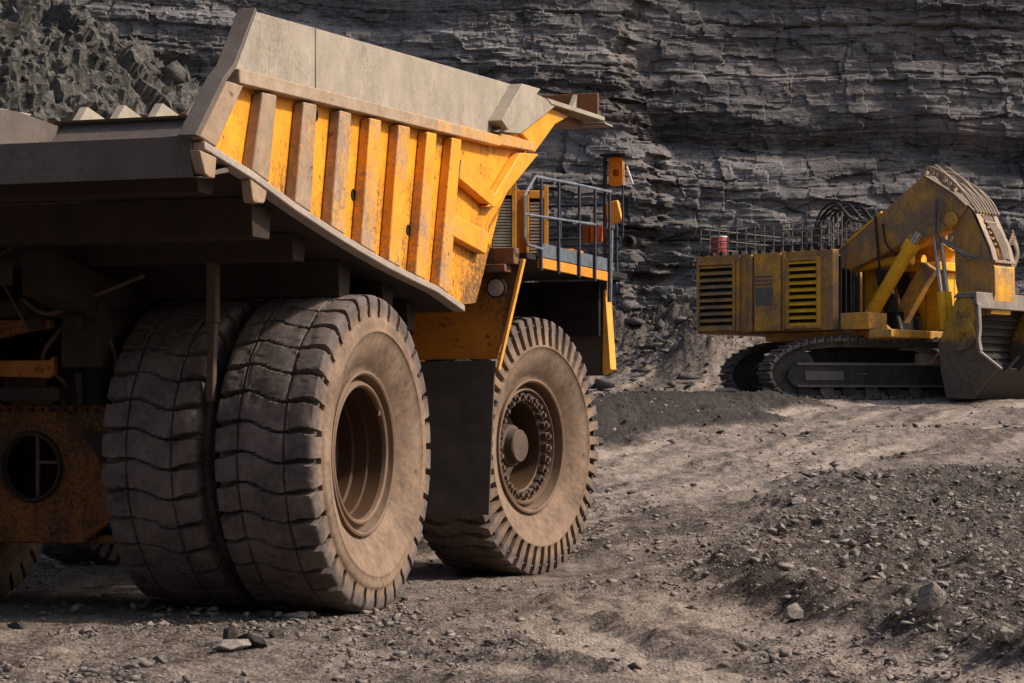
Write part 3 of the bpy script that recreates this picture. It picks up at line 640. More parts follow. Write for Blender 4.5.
# front wheel
b = MB(); b.lathe([(.33, .80), (.375, .797), (.383, .775), (.37, .757), (.30, .745), (.24, .73), (.23, .70), (.29, .69), (.30, .665), (.26, .65), (.22, .645), (.205, .60), (.18, .548), (.175, .53), (-.34, .52), (-.35, .75), (-.42, .76), (-.43, .795), (-.40, .80)], 96)
fw = b.build('wheel', M['rim'], truck, smooth=35, loc=(2.69, 5.3, 1.53)); fw.rotation_euler = (R(4), 0, R(-11))
b = MB(); b.lathe([(.172, .528), (.12, .515), (-.12, .49), (-.13, 0)], 48); b.build('hub_dish', M['rim_in'], fw)
b = MB(); b.lathe([(-.10, .44), (-.08, .42), (-.06, .40), (-.05, .27), (.10, .25), (.11, .21), (.20, .195), (.215, .18), (.215, 0)], 48); b.build('hub', M['hub'], fw)
for k in range(26):
    a = 6.28318 * k / 26; b = MB()
    mt = Matrix.Rotation(a, 4, 'X') @ Matrix.Translation((.205, 0, .585)); b.box(0, .06, -.045, .045, -.045, .05, mt)
    b.lathe([(.058, .030), (.10, .028), (.10, 0)], 6, 'x', tuple(mt @ Vector((0, 0, .0)) - Vector((.24, 0, 0)) + Vector((.24, 0, 0)))); b.build('wheel_nut', M['hub'], fw, smooth=20)
link('tyre', tyre_mesh(True), fw)
copy_tree(fw, truck, (-2.69, 5.3, 1.53), (0, 0, R(169)))

# ---- body
BOT = [(-3.90, 4.08), (-3.0, 3.93), (-2.16, 3.745), (-1.38, 3.60), (-.68, 3.48), (0, 3.375), (.7, 3.285), (1.34, 3.21), (2.14, 3.05)]
def zbot(y): return float(np.interp(y, [p[0] for p in BOT], [p[1] for p in BOT]))
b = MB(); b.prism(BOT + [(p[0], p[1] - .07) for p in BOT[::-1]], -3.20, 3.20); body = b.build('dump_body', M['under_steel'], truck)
for sg in (1, -1):
    xx = lambda a: sg * a
    b = MB(); b.prism([(p[0], p[1] + .003) for p in BOT if p[0] > -3.95] + [(2.79, 3.11), (3.17, 3.64), (3.6, 4.22), (4.51, 4.93), (5.30, 5.36), (5.2, 5.52), (3.6, 5.2), (-3.15, 4.70)], xx(3.14), xx(3.22)); b.build('side_sheet', M['body_sheet'], body)
    b = MB(); b.prism([(p[0], p[1] + .003) for p in BOT if p[0] > -3.85] + [(2.79, 3.11), (3.17, 3.64), (3.6, 4.22), (4.51, 4.93), (5.2, 5.40), (5.1, 5.5), (3.83, 5.58), (-2.80, 5.27)], xx(3.06), xx(3.136)); b.build('side_liner', M['brown_steel'], body)
    b = MB(); b.prism(BOT + [(p[0], p[1] - .07) for p in BOT[::-1]], xx(3.203), xx(3.335)); b.build('floor_flange', M['floor_edge'], body, .012)
    b = MB(); b.prism([(-3.29, 4.62), (-3.29, 4.745), (3.25, 4.965), (3.25, 4.845)], xx(3.224), xx(3.345)); b.prism([(3.256, 4.86), (3.256, 5.0), (4.50, 5.03), (4.47, 4.925)], xx(3.224), xx(3.335)); b.build('top_rail', M['rail'], body, .012)
    b = MB(); b.prism([(-3.27, 4.75), (-2.89, 5.29), (-1.6, 5.353), (-1.6, 4.806)], xx(3.19), xx(3.27)); b.prism([(-1.585, 4.806), (-1.585, 5.354), (3.83, 5.61), (3.25, 4.97)], xx(3.19), xx(3.273))
    b.prism([(-3.30, 4.76), (-2.90, 5.30), (-2.84, 5.29), (-3.22, 4.76)], xx(3.14), xx(3.186)); b.build('side_board', M['board'], body, .006)
    ribs = [((-2.80, 4.615), (-2.53, 4.625), (-2.69, zbot(-2.69)), (-3.02, zbot(-3.02))), ((-1.96, 4.645), (-1.69, 4.655), (-1.82, zbot(-1.82)), (-2.16, zbot(-2.16))), ((-1.16, 4.675), (-.90, 4.68), (-1.06, zbot(-1.06)), (-1.38, zbot(-1.38))),
            ((-.44, 4.695), (-.17, 4.705), (-.34, zbot(-.34)), (-.68, zbot(-.68))), ((.29, 4.72), (.58, 4.73), (.32, zbot(.32)), (.01, zbot(.01))), ((1.06, 4.745), (1.32, 4.755), (1.0, zbot(1.0)), (.72, zbot(.72))), ((1.78, 4.77), (2.05, 4.78), (1.68, zbot(1.68)), (1.38, zbot(1.38)))]
    for q in [((-3.48, 4.615), (-3.18, 4.618), (-3.69, zbot(-3.69)), (-3.97, 4.10))] + ribs:
        b = MB(); b.prism([(p[0], p[1] + (.004 if i > 1 else 0)) for i, p in enumerate(q)], xx(3.223), xx(3.33)); b.build('side_rib', M['body_yellow'], body, .014)
    for hy_, hz_ in ((-1.49, 4.59), (-0.61, 3.96), (0.79, 3.74)):
        b = MB(); b.lathe([(xx(3.221), .055), (xx(3.229), .055), (xx(3.229), .042), (xx(3.2215), .038), (xx(3.2215), 0)], 20, 'x', (0, hy_, hz_)); b.build('sheet_hole', M['x_louvre_dark'], body)
    # rear face of the side wall
    b = MB(); b.prism([(-3.99, 4.10), (-3.50, 4.615), (-3.32, 4.75), (-2.93, 5.28), (-2.96, 5.30), (-3.37, 4.77), (-3.55, 4.64), (-4.06, 4.11)], xx(3.17), xx(3.332)); b.build('rear_edge_plate', M['brown_steel'], body, .006)
    for q in ([(1.86, 4.58), (3.09, 4.32), (3.02, 4.16), (1.86, 4.36)], [(1.83, 3.98), (2.96, 3.87), (2.79, 3.63), (1.74, 3.75)]):
        b = MB(); b.prism([(p[0] if p[0] > 2 else 2.06 - (4.58 - p[1]) * .38, p[1]) for p in q], xx(3.223), xx(3.335)); b.build('front_rib', M['body_yellow'], body, .014)
    b = MB(); b.prism([(2.87, 4.15), (3.12, 4.165), (4.64, 4.915), (3.98, 4.855)], xx(3.223), xx(3.33)); b.build('corner_beam', M['body_yellow'], body, .012)
    b = MB(); b.prism([(3.08, 4.985), (3.9, 5.06), (5.16, 5.53), (4.85, 5.575), (4.41, 5.585), (3.62, 5.20)], xx(3.28), xx(3.36)); b.build('canopy_plate', M['board'], body, .006)
    b = MB(); b.prism([(3.04, 5.10), (3.76, 5.60), (4.41, 5.63), (3.26, 5.02)], xx(3.20), xx(3.43)); b.build('board_bracket', M['board'], body, .01)
    b = MB(); b.prism([(5.32, 5.37), (7.1, 5.52), (7.12, 5.60), (5.05, 5.55)], xx(3.0), xx(3.10)); b.build('canopy_girder', M['rust'], body, .006)
    b = MB(); b.prism([(3.55, 5.25), (4.5, 5.035), (4.66, 4.93), (5.45, 5.36), (6.0, 5.52), (5.1, 5.535)], xx(3.223), xx(3.27)); b.build('canopy_knee', M['body_yellow'], body, .01)
    # drop tabs of the two rear ribs below the floor plate
    for q, xa in (([(-3.98, 4.0), (-3.68, 3.97), (-3.71, 3.80), (-3.80, 3.795), (-3.89, 3.82)], 3.33), ([(-3.05, 3.86), (-2.73, 3.79), (-2.77, 3.70), (-2.80, 3.68), (-2.98, 3.67), (-3.01, 3.70)], 3.33)):
        b = MB(); b.prism(q, xx(3.235), xx(xa)); b.build('rib_tab', M['body_yellow'], body, .01)
fwl = [(2.14, 3.06), (2.79, 3.11), (5.30, 5.52), (5.02, 5.56)]
b = MB(); b.prism([(2.0, 3.13), (2.62, 3.15), (5.25, 5.46), (4.95, 5.58)], -3.05, 3.05); b.build('front_wall', M['brown_steel'], body)
b = MB(); b.prism([(4.80, 5.585), (7.2, 5.665), (7.2, 5.61), (5.0, 5.535)], -3.37, 3.37); b.prism([(7.2, 5.60), (7.55, 5.60), (7.55, 5.575), (7.2, 5.575)], 2.4, 3.37); b.build('canopy', M['board'], body, .006)
b = MB(); b.box(-3.3, 3.3, 7.12, 7.17, 5.67, 5.96); b.build('spill_plate', M['rust'], body, .006)
for gx_ in (3.0, 1.5, 0, -1.5, -3.0):
    b = MB(); b.prism([(6.80, 5.655), (7.12, 5.67), (7.12, 5.95)], gx_ - .03, gx_ + .03); b.build('spill_gusset', M['board'], body)
for k in range(7):
    gx_ = -3.02 + .535 * k
    b = MB(); b.prism([(5.12, 5.60), (5.36, 5.83), (6.25, 5.635), (6.25, 5.60)], gx_ - .06, gx_ + .06); b.build('canopy_rib', M['board'], body, .008)
b = MB(); b.box(-3.23, 3.23, -3.93, -3.87, 3.79, 4.125); b.prism([(-3.93, 3.79), (-3.87, 3.79), (-3.40, 3.88), (-3.40, 3.93)], -3.30, 3.30); b.build('tail_lip', M['brown_steel'], body, .008)
for yb_, hgt, wd, xe in ((-3.32, .16, .34, 3.05), (-2.40, .26, .40, 3.12), (-1.35, .20, .3, 3.0), (-.3, .3, .3, 3.0), (.8, .3, .3, 3.0), (1.7, .26, .26, 2.9)):
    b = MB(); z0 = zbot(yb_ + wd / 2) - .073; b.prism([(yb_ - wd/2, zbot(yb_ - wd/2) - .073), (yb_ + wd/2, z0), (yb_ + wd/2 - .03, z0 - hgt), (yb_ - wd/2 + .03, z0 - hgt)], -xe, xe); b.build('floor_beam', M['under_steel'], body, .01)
for sg in (1, -1):
    b = MB(); b.prism([(p[0], p[1] - .36) for p in BOT if -2.9 < p[0]] + [(p[0], p[1] - .75) for p in BOT[::-1] if -2.9 < p[0]], sg * .95, sg * .62); b.build('floor_girder', M['under_steel'], body, .01)
    b = MB(); b.bar((sg * 2.13, -1.33, 3.55), (sg * 2.13, -1.33, 2.75), .10, .10, (0, 1, 0)); b.bar((sg * 2.13, -1.33, 2.75), (sg * 2.13, -1.38, 2.02), .075, .075, (0, 1, 0)); b.build('rock_ejector', M['hub'], body, .012)
b = MB(); b.box(-.8, .8, -2.62, -2.605, 3.05, 3.25); b.build('floor_bracket', M['under_steel'], body, .004)

# ---- chassis
def plate_hole(b, poly, c, r, y0, y1, n=32):
    """plate in x/z with a round hole, between y0 and y1"""
    hole = [(c[0] + r * math.cos(6.28318 * k / n), c[1] + r * math.sin(6.28318 * k / n)) for k in range(n)]
    def outp(a):
        d = (math.cos(a), math.sin(a)); best = 1e9
        for (x1, z1), (x2, z2) in zip(poly, poly[1:] + poly[:1]):
            ex, ez = x2 - x1, z2 - z1; den = d[0] * ez - d[1] * ex
            if abs(den) < 1e-9: continue
            t = ((x1 - c[0]) * ez - (z1 - c[1]) * ex) / den; u = ((x1 - c[0]) * d[1] - (z1 - c[1]) * d[0]) / den
            if t > 0 and -1e-6 <= u <= 1 + 1e-6: best = min(best, t)
        return (c[0] + d[0] * best, c[1] + d[1] * best)
    o = [outp(6.28318 * k / n) for k in range(n)]
    vs = [(p[0], y, p[1]) for y in (y0, y1) for L in (hole, o) for p in L]; fs = []
    for k in range(n):
        j = (k + 1) % n
        fs += [(k, j, n + j, n + k), (2*n+k, 3*n+k, 3*n+j, 2*n+j), (k, 2*n+k, 2*n+j, j), (n+k, n+j, 3*n+j, 3*n+k)]
    b.add(vs, fs)
b = MB(); plate_hole(b, [(-.95, .95), (-.55, .66), (.55, .66), (.95, .95), (.98, 1.55), (.80, 2.0), (-.80, 2.0), (-.98, 1.55)], (0, 1.40), .30, -.95, -.88, 48)
b.box(-1.02, 1.02, -.875, .55, .66, .75); b.box(-1.02, 1.02, -.875, .55, 1.93, 2.0); b.box(.93, 1.02, -.875, .55, .76, 1.92); b.box(-1.02, -.93, -.875, .55, .76, 1.92); b.box(-.92, .92, .5, .55, .76, 1.92)
axle = b.build('rear_axle', M['axle'], truck, .02)
b = MB(); b.lathe([(-.99, .305), (-.99, .335), (-.952, .35), (-.952, .295), (-.99, .305)], 40, 'y', (0, 0, 1.40)); b.build('hatch_ring', M['under_steel'], axle)
b = MB(); b.box(-.018, .018, -.93, -.90, 1.11, 1.69, Matrix.Translation((0.05, 0, 0)) @ Matrix.Rotation(R(0), 4, 'Y')); b.box(.07, .29, -.93, -.91, 1.43, 1.46); b.build('hatch_bracket', M['hub'], axle)
for sg in (1, -1):
    b = MB(); b.lathe([(sg * 1.02, .50), (sg * 2.5, .46)], 32, 'x', (0, 0, 1.53)); b.build('axle_tube', M['axle'], axle)
    b = MB(); b.prism([(sg * .55, 1.75), (sg * .97, 1.72), (sg * .99, 1.30), (sg * .95, 1.18)][::1], -.985, -.955, 1); b.build('axle_rib', M['under_steel'], axle, .005)
    b = MB(); b.lathe([(2.0, .16), (2.45, .16), (2.46, .20), (2.95, .20), (2.96, 0)], 24, 'z', (sg * .62, -.75, 0)); b.build('rear_suspension_cylinder', M['black'], truck)
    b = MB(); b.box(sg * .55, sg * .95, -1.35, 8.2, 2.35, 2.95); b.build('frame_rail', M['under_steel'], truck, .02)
    b = MB(); b.tube([(sg * 1.15, 1.7, 1.5), (sg * 1.1, 1.35, 2.5)], .19, 20); b.tube([(sg * 1.1, 1.35, 2.5), (sg * 1.05, 1.2, 3.15)], .12, 16); b.build('hoist_cylinder', M['under_steel'], truck)
    b = MB(); b.tube([(sg * 1.35, 5.3, 1.3), (sg * 1.35, 5.4, 2.6)], .2, 20); b.build('front_suspension_cylinder', M['under_steel'], truck)
b = MB(); b.box(-1.5, 1.5, 4.9, 5.7, 1.25, 1.75); b.build('front_axle', M['under_steel'], truck, .03)
# rear cross members and the orange linkage above the axle
b = MB(); b.box(-1.0, .47, -1.25, -1.05, 2.03, 2.17); b.build('cross_member', M['under_steel'], truck, .02)
b = MB(); b.prism([(-.72, 2.30), (-.52, 2.22), (-.42, 2.32), (-.2, 2.42), (.40, 2.42), (.46, 2.46), (.46, 2.30), (.40, 2.25), (-.20, 2.27), (-.42, 2.20), (-.60, 2.10), (-.75, 2.12)], -1.32, -1.24, 1); b.build('torque_link', M['rust_orange'], truck, .01)
b = MB(); b.prism([(-1.0, 2.38), (-.62, 2.36), (-.48, 2.52), (-.2, 2.60), (.2, 2.68), (.5, 2.72), (.5, 2.80), (-1.0, 2.80)], -1.45, -1.36, 1); b.build('rear_bracket', M['axle'], truck, .01)
b = MB(); b.box(-1.0, 1.0, -1.40, -1.3, 2.82, 3.0)
for k in range(6): b.box(-.9 + k * .3, -.78 + k * .3, -1.43, -1.40, 2.84, 2.98)
b.build('rear_cross_tube', M['under_steel'], truck, .01)
b = MB(); b.hose([(-.9, -1.6, 3.42), (-.6, -1.65, 3.22), (-.35, -1.66, 3.20), (-.1, -1.6, 3.33), (.15, -1.5, 3.5)], .018, 8); b.hose([(-.05, -1.55, 3.3), (.3, -1.5, 2.7)], .014, 8); b.build('hose', M['hub'], truck)
for k in range(13):
    b = MB(); b.lathe([(-.985, 0), (-.985, .022), (-.952, .022)], 6, 'y', (-.72 + .12 * k, 0, 1.95)); b.build('axle_bolt', M['under_steel'], axle)
for hp_ in ([(.35, -.96, 2.0), (.45, -1.1, 2.2), (.3, -1.25, 2.45), (.55, -1.2, 2.8)], [(-.3, -.97, 1.98), (-.38, -1.15, 2.1), (-.15, -1.38, 2.3), (-.2, -1.4, 2.6)], [(.85, -.95, 1.9), (1.0, -1.1, 2.1), (.98, -1.1, 2.5), (.8, -1.2, 2.85)], [(.2, -1.45, 3.0), (.5, -1.5, 2.85), (.9, -1.42, 3.0), (1.4, -1.3, 3.2)]):
    b = MB(); b.hose(hp_, .022, 8); b.build('brake_hose', M['hub'], truck)
for x_ in (-.75, -.45, .35, .75):
    b = MB(); b.box(x_ - .08, x_ + .08, -1.50, -1.435, 2.70, 2.82); b.build('tail_bracket', M['under_steel'], truck, .01)
# ---- right fender, flap, deck
b = MB(); b.prism([(1.2, 2.52), (3.21, 2.52), (3.36, 3.10), (3.50, 3.61), (1.2, 3.61)], 3.5, 3.54, 1); fen = b.build('fender', M['fender'], truck, .006)
b = MB(); b.add([(3.216, 3.46, 2.40), (3.216, 3.54, 2.40), (3.50, 3.56, 3.62), (3.50, 3.46, 3.62), (3.245, 3.46, 2.40), (3.245, 3.54, 2.40), (3.535, 3.56, 3.62), (3.545, 3.46, 3.62)], [(0,1,2,3),(4,5,6,7),(0,1,5,4),(1,2,6,5),(2,3,7,6),(3,0,4,7)]); b.build('fender_edge', M['edge_yellow'], fen, .006)
b = MB(); b.lathe([(0, .0), (-.07, .10), (-.10, .115), (-.13, .115), (-.135, .10), (-.12, 0)][1:], 24, 'y', (3.26, 3.46, 3.30)); b.build('work_lamp', M['black'], fen)
b = MB(); b.lathe([(-.128, .1), (-.135, .06), (-.137, 0)], 24, 'y', (3.26, 3.455, 3.30)); b.build('lamp_lens', M['lampglass'], fen)
b = MB(); b.prism([(1.3, .80), (3.13, .79), (3.205, 2.50), (1.3, 2.50)], 3.46, 3.49, 1); b.build('mud_flap', M['rubber_flap'], truck, .006)
b = MB(); b.box(2.0, 3.40, 3.22, 3.45, 3.47, 3.555); b.box(2.0, 3.48, 3.30, 3.49, 3.558, 3.74); b.build('step_beam', M['fender'], truck, .01)
b = MB(); b.box(-3.55, 3.55, 3.55, 7.6, 3.63, 3.70); deck = b.build('deck', M['black'], truck, .006)
b = MB()
for ya, yb2 in ((3.9, 4.55), (4.6, 5.3), (5.35, 5.95), (6.0, 6.6)): b.box(3.552, 3.585, ya, yb2, 3.55, 3.665)
b.build('deck_fascia', M['deck_orange'], deck, .006)
b = MB(); b.box(3.553, 3.58, 3.87, 6.65, 3.675, 3.83); b.build('toe_board', M['toe'], deck, .004)
def tub(name, pts, r, mat, parent, n=8): b = MB(); b.tube(pts, r, n); return b.build(name, mat, parent)
for yy in (3.9, 4.55, 5.35, 6.0, 6.62):
    b = MB(); b.box(3.588, 3.612, yy - .022, yy + .022, 3.52, 4.55 + .035 * (yy - 3.7)); b.build('rail_post', M['blue'], deck)
tub('handrail', [(3.60, 3.95, 3.76), (3.60, 3.40, 3.77), (3.60, 3.31, 3.86), (3.60, 3.31, 4.30), (3.60, 3.40, 4.36), (3.60, 3.69, 4.55), (3.60, 5.2, 4.61), (3.60, 6.75, 4.66)], .017, M['rail_top'], deck)
tub('handrail', [(3.60, 3.31, 4.10), (3.60, 6.0, 4.20)], .015, M['rail_top'], deck)
for zz in (4.15, 4.58): tub('front_handrail', [(1.2, 7.45, zz), (3.5, 7.45, zz)], .02, M['blue'], deck)
for xx_ in (1.3, 2.0, 2.7, 3.45): tub('front_rail_post', [(xx_, 7.45, 3.70), (xx_, 7.45, 4.58)], .02, M['blue'], deck)
def grille(cx, cy, wd, dp, z0, z1, gw):
    """intake box; its grille faces back and a little to the right"""
    mt = Matrix.Translation((cx, cy, 0)) @ Matrix.Rotation(R(24), 4, 'Z')
    def bb(*a): q = MB(); q.box(*a, mt); return q
    o = bb(-wd, 0, 0, dp, z0, z1).build('air_intake', M['deck_orange'], truck, .01)
    bb(-gw, -.03, -.012, -.002, z0 + .05, z1 - .10).build('grille_back', M['black'], o)
    b = MB(); n = 17
    for k in range(n):
        z = z0 + .07 + (z1 - z0 - .2) * k / n; b.box(-gw + .01, -.035, -.05, -.014, z, z + .024, mt)
    b.build('grille_slats', M['slat'], o)
    b = MB(); b.box(-gw - .035, -gw, -.06, -.003, z0, z1 - .05, mt); b.box(-.032, .02, -.06, -.003, z0, z1 + .05, mt); b.box(-gw + .001, -.033, -.06, -.003, z1 - .10, z1 - .01, mt); b.build('grille_frame', M['edge_yellow'], o, .004)
grille(3.16, 4.25, .75, .55, 3.72, 4.50, .26); grille(3.14, 5.5, .42, .7, 3.72, 4.58, .21)
b = MB(); b.box(2.5, 3.15, 6.55, 7.0, 3.72, 3.96); b.box(2.96, 3.14, 6.52, 6.545, 3.74, 3.95); b.build('tool_box', M['deck_orange'], truck, .012)
b = MB(); b.box(3.32, 3.45, 6.7, 6.86, 4.05, 4.26); b.build('marker_lamp', M['redlamp'], truck, .015)
b = MB(); b.box(3.22, 3.31, 6.7, 6.86, 4.05, 4.26); b.build('lamp_housing', M['rust'], truck, .01)
mp = tub('mirror_post', [(3.5, 6.76, 3.45), (3.5, 6.76, 5.10)], .026, M['blue'], truck)
b = MB(); b.box(3.47, 3.80, 6.62, 6.95, 5.10, 5.13); b.build('mirror_cap', M['black'], mp, .004)
b = MB(); plate_hole(b, [(3.56, 4.74), (3.74, 4.74), (3.74, 5.09), (3.56, 5.09)], (3.65, 4.90), .045, 6.72, 6.80, 32); b.box(3.57, 3.73, 6.80, 6.805, 4.76, 5.07); b.build('mirror', M['deck_orange'], mp, .008)
b = MB(); b.box(-.09, .09, -.05, .05, -.14, .14, Matrix.Translation((3.60, 6.80, 4.41)) @ Matrix.Rotation(R(-12), 4, 'Y')); b.build('mirror', M['edge_yellow'], mp, .012)
tub('mirror_arm', [(3.78, 6.76, 4.98), (3.86, 6.76, 4.76), (3.74, 6.76, 4.745)], .012, M['white'], mp); tub('mirror_arm', [(3.73, 6.76, 5.1), (3.73, 6.76, 4.1)], .014, M['blue'], mp)
tub('rail_leg', [(3.56, 6.76, 3.3), (3.58, 6.76, 4.2)], .03, M['rail_top'], mp)
b = MB(); b.lathe([(-.03, .02), (-.06, .075), (.06, .085), (.07, .07), (.07, 0)], 20, 'y', (3.66, 7.3, 4.08)); b.build('side_lamp', M['black'], truck)
# front wing plate that shows beyond the front wheel
b = MB(); b.box(1.6, 3.27, 7.5, 7.55, 2.40, 3.60); wing = b.build('front_wing', M['rubber_flap'], truck, .006)
b = MB(); b.add([(3.26, 7.46, 2.42), (3.26, 7.72, 2.42), (3.275, 7.72, 3.62), (3.275, 7.46, 3.62), (3.37, 7.46, 2.48), (3.37, 7.72, 2.48), (3.29, 7.72, 3.62), (3.29, 7.46, 3.62)], [(0,1,2,3),(4,5,6,7),(0,1,5,4),(1,2,6,5),(2,3,7,6),(3,0,4,7)]); b.build('wing_edge', M['edge_yellow'], wing, .004)
b = MB(); b.box(1.3, 3.24, 7.38, 7.48, 2.9, 3.6); b.build('deck_support', M['black'], truck, .01)
# engine hood, radiator, cab on the far side, bumper
b = MB(); b.box(-1.1, 1.2, 5.9, 7.9, 2.2, 3.62); hood = b.build('hood', M['deck_orange'], truck, .03)
b = MB()
for k in range(14): b.box(-1.0 + k * .15, -.92 + k * .15, 7.905, 7.94, 2.35, 3.5)
b.build('radiator_grille', M['black'], hood)
b = MB(); b.box(-2.1, 2.1, 7.9, 8.3, 1.3, 2.1); b.build('bumper', M['deck_orange'], truck, .03)
b = MB(); b.box(-3.1, -1.3, 4.9, 7.0, 3.705, 5.3); cab = b.build('cab', M['deck_orange'], truck, .04)
for p_ in ((-3.11, -3.10, 5.2, 6.7, 4.3, 5.1), (-1.30, -1.29, 5.2, 6.7, 4.3, 5.1), (-2.95, -1.45, 7.0, 7.01, 4.3, 5.15), (-2.95, -1.45, 4.89, 4.90, 4.4, 5.1)):
    b = MB(); b.box(*p_); b.build('window', M['glass'], cab)
b = MB(); b.prism([(-1.2, 2.52), (-3.21, 2.52), (-3.50, 3.61), (-1.2, 3.61)], 3.5, 3.54, 1); b.build('fender', M['fender'], truck, .006)
b = MB(); b.prism([(-1.3, .80), (-3.13, .79), (-3.205, 2.50), (-1.3, 2.50)], 3.46, 3.49, 1); b.build('mud_flap', M['rubber_flap'], truck, .006)

# ================================================================== HYDRAULIC SHOVEL
XG = 2.42
shovel = empty('excavator', (12.4, 80.8, XG), 0)
tag(shovel, 'dusty yellow crawler excavator with bent boom and bucket resting on the pit floor', 'excavator')
def rot_into(b, deg):
    a = R(-deg); ca, sa = math.cos(a), math.sin(a); b.v = [(x * ca - y * sa, x * sa + y * ca, z) for x, y, z in b.v]; return b
UY = 78.0; HYAW = 131.0
def xb(b, name, mat, parent, bev=.02, yaw=HYAW, smooth=30): return rot_into(b, yaw).build(name, mat, parent, bev, smooth)
# crawler tracks: a chain of shoes round a side frame
PATH = [(-3.75, .22), (-4.10, .55), (-4.18, .95), (-4.0, 1.30), (-3.5, 1.62), (-2.7, 1.86), (-1.8, 1.95), (3.2, 1.93), (3.9, 1.80), (4.2, 1.35), (4.25, .9), (4.1, .45), (3.8, .2), (3.2, .06), (-3.0, .06)]
PATH = [(y, z * 1.07) for y, z in PATH]
def resample(P, st):
    P = P + P[:1]; d = [0]
    for a, c in zip(P[:-1], P[1:]): d.append(d[-1] + math.hypot(c[0]-a[0], c[1]-a[1]))
    n = int(d[-1] / st); ts = [d[-1] * i / n for i in range(n)]
    return [(float(np.interp(t, d, [p[0] for p in P])), float(np.interp(t, d, [p[1] for p in P]))) for t in ts]
def crawler(cx):
    b = MB()
    pts = resample(PATH, .30); n = len(pts)
    for i, (y, z) in enumerate(pts):
        y2, z2 = pts[(i + 1) % n]; d = Vector((0, y2 - y, z2 - z)); L = d.length; d.normalize(); nrm = Vector((0, d.z, -d.y)) * -1
        mt = Matrix(((1, 0, 0, cx), (0, d.y, nrm.y, (y + y2) / 2), (0, d.z, nrm.z, (z + z2) / 2), (0, 0, 0, 1)))
        b.box(-.62, .62, -L * .42, L * .42, -.06, .05, mt); b.box(-.62, .62, L * .20, L * .40, .052, .12, mt); b.box(-.34, .34, -L * .5, L * .5, -.26, -.062, mt)
    tr = xb(b, 'crawler_track', M['x_shoe'], shovel, 0, UY)
    b = MB(); b.prism([(-3.3, .42), (-3.55, .7), (-3.5, 1.05), (-3.1, 1.28), (3.3, 1.28), (3.6, 1.0), (3.6, .6), (3.3, .42)], cx - .45, cx + .56); fr = xb(b, 'track_frame', M['x_dark'], tr, .03, UY)
    b = MB(); b.box(cx + .565, cx + .60, -3.2, 3.3, 1.18, 1.27); b.box(cx + .565, cx + .60, -3.2, 3.3, .42, .50); b.box(cx + .565, cx + .59, -2.9, -1.5, .66, .98); b.box(cx + .565, cx + .575, -.85, -.62, .86, .90); xb(b, 'frame_rib', M['x_grey'], tr, .01, UY)
    for k in range(8):
        b = MB(); b.lathe([(cx - .5, .0), (cx - .5, .24), (cx + .5, .24), (cx + .5, 0)], 20, 'x', (0, -2.9 + k * .82, .31)); xb(b, 'track_roller', M['x_shoe' if k % 2 else 'x_dark'], tr, 0, UY)
    for y_, z_, r_ in ((-3.25, 1.0, .78), (3.35, 1.0, .78)):
        b = MB(); b.lathe([(cx - .45, 0), (cx - .45, r_), (cx + .45, r_), (cx + .45, 0)], 28, 'x', (0, y_, z_)); xb(b, 'track_wheel', M['x_dark'], tr, 0, UY)
crawler(2.25); crawler(-2.25)
b = MB(); b.box(-1.7, 1.7, -1.6, 1.6, .75, 1.75); b.lathe([(1.75, 1.6), (2.3, 1.6)], 40, 'z'); b.lathe([(2.3, 1.6), (2.3, 0)], 40, 'z'); xb(b, 'undercarriage', M['x_dark'], shovel, .02, UY)
# house
b = MB(); b.box(-3.0, 2.90, -4.95, -.40, 2.42, 5.25); b.box(2.52, 2.90, -.398, .92, 2.42, 5.25); b.box(-2.2, 2.2, -2.4, 3.2, 2.10, 2.40); house = xb(b, 'house', M['x_dusty'], shovel, .03)
def hp(y0, y1, z0, z1, x0=2.905, x1=2.96): b_ = MB(); b_.box(x0, x1, y0, y1, z0, z1); return b_
def louvre(y0, y1, z0, z1, mat, mat2, n):
    fr = xb(hp(y0, y1, z0, z1, 2.905, 2.93), 'louvre_panel', mat, house, .0)
    xb(hp(y0 + .1, y1 - .1, z0 + .12, z1 - .12, 2.932, 2.936), 'louvre_gap', M['x_louvre_dark'], fr, 0)
    b = MB()
    for k in range(n):
        z = z0 + .14 + (z1 - z0 - .3) * k / (n - 1)
        b.add([(2.94, y0+.1, z+.07), (2.94, y1-.1, z+.07), (3.05, y1-.1, z-.03), (3.05, y0+.1, z-.03), (2.94, y0+.1, z+.03), (2.94, y1-.1, z+.03), (3.05, y1-.1, z-.06), (3.05, y0+.1, z-.06)], [(0,1,2,3),(7,6,5,4),(0,3,7,4),(1,5,6,2),(3,2,6,7),(0,4,5,1)])
    xb(b, 'louvre_slats', mat, fr, 0)
    b = MB(); b.box(2.94, 3.06, y0, y0 + .1, z0, z1); b.box(2.94, 3.06, y1 - .1, y1, z0, z1); b.box(2.94, 3.06, y0 + .101, y1 - .101, z1 - .1, z1); b.box(2.94, 3.06, y0 + .101, y1 - .101, z0, z0 + .1); xb(b, 'louvre_frame', mat2, fr, .01)
louvre(-4.85, -3.15, 2.50, 5.0, M['x_dusty'], M['x_dusty'], 10); louvre(-.95, .42, 2.50, 5.0, M['x_bright'], M['x_yellow'], 10)
xb(hp(-2.35, -1.2, 2.45, 5.2, 2.905, 2.99), 'door_panel', M['x_yellow'], house, .02)
xb(hp(-2.3, -1.55, 3.35, 4.0, 2.992, 3.0), 'grey_patch', M['x_grey'], house, 0)
b = MB()
for k in range(3): b.box(2.992, 3.01, -2.3, -1.55, 4.08 + k * .14, 4.14 + k * .14)
xb(b, 'vent_slats', M['x_grey'], house, 0)
for y_ in (-3.05, -2.5, -1.05): xb(hp(y_ - .07, y_ + .07, 2.45, 5.2, 2.905, 3.03), 'house_pillar', M['x_dusty'], house, .02)
b = MB()
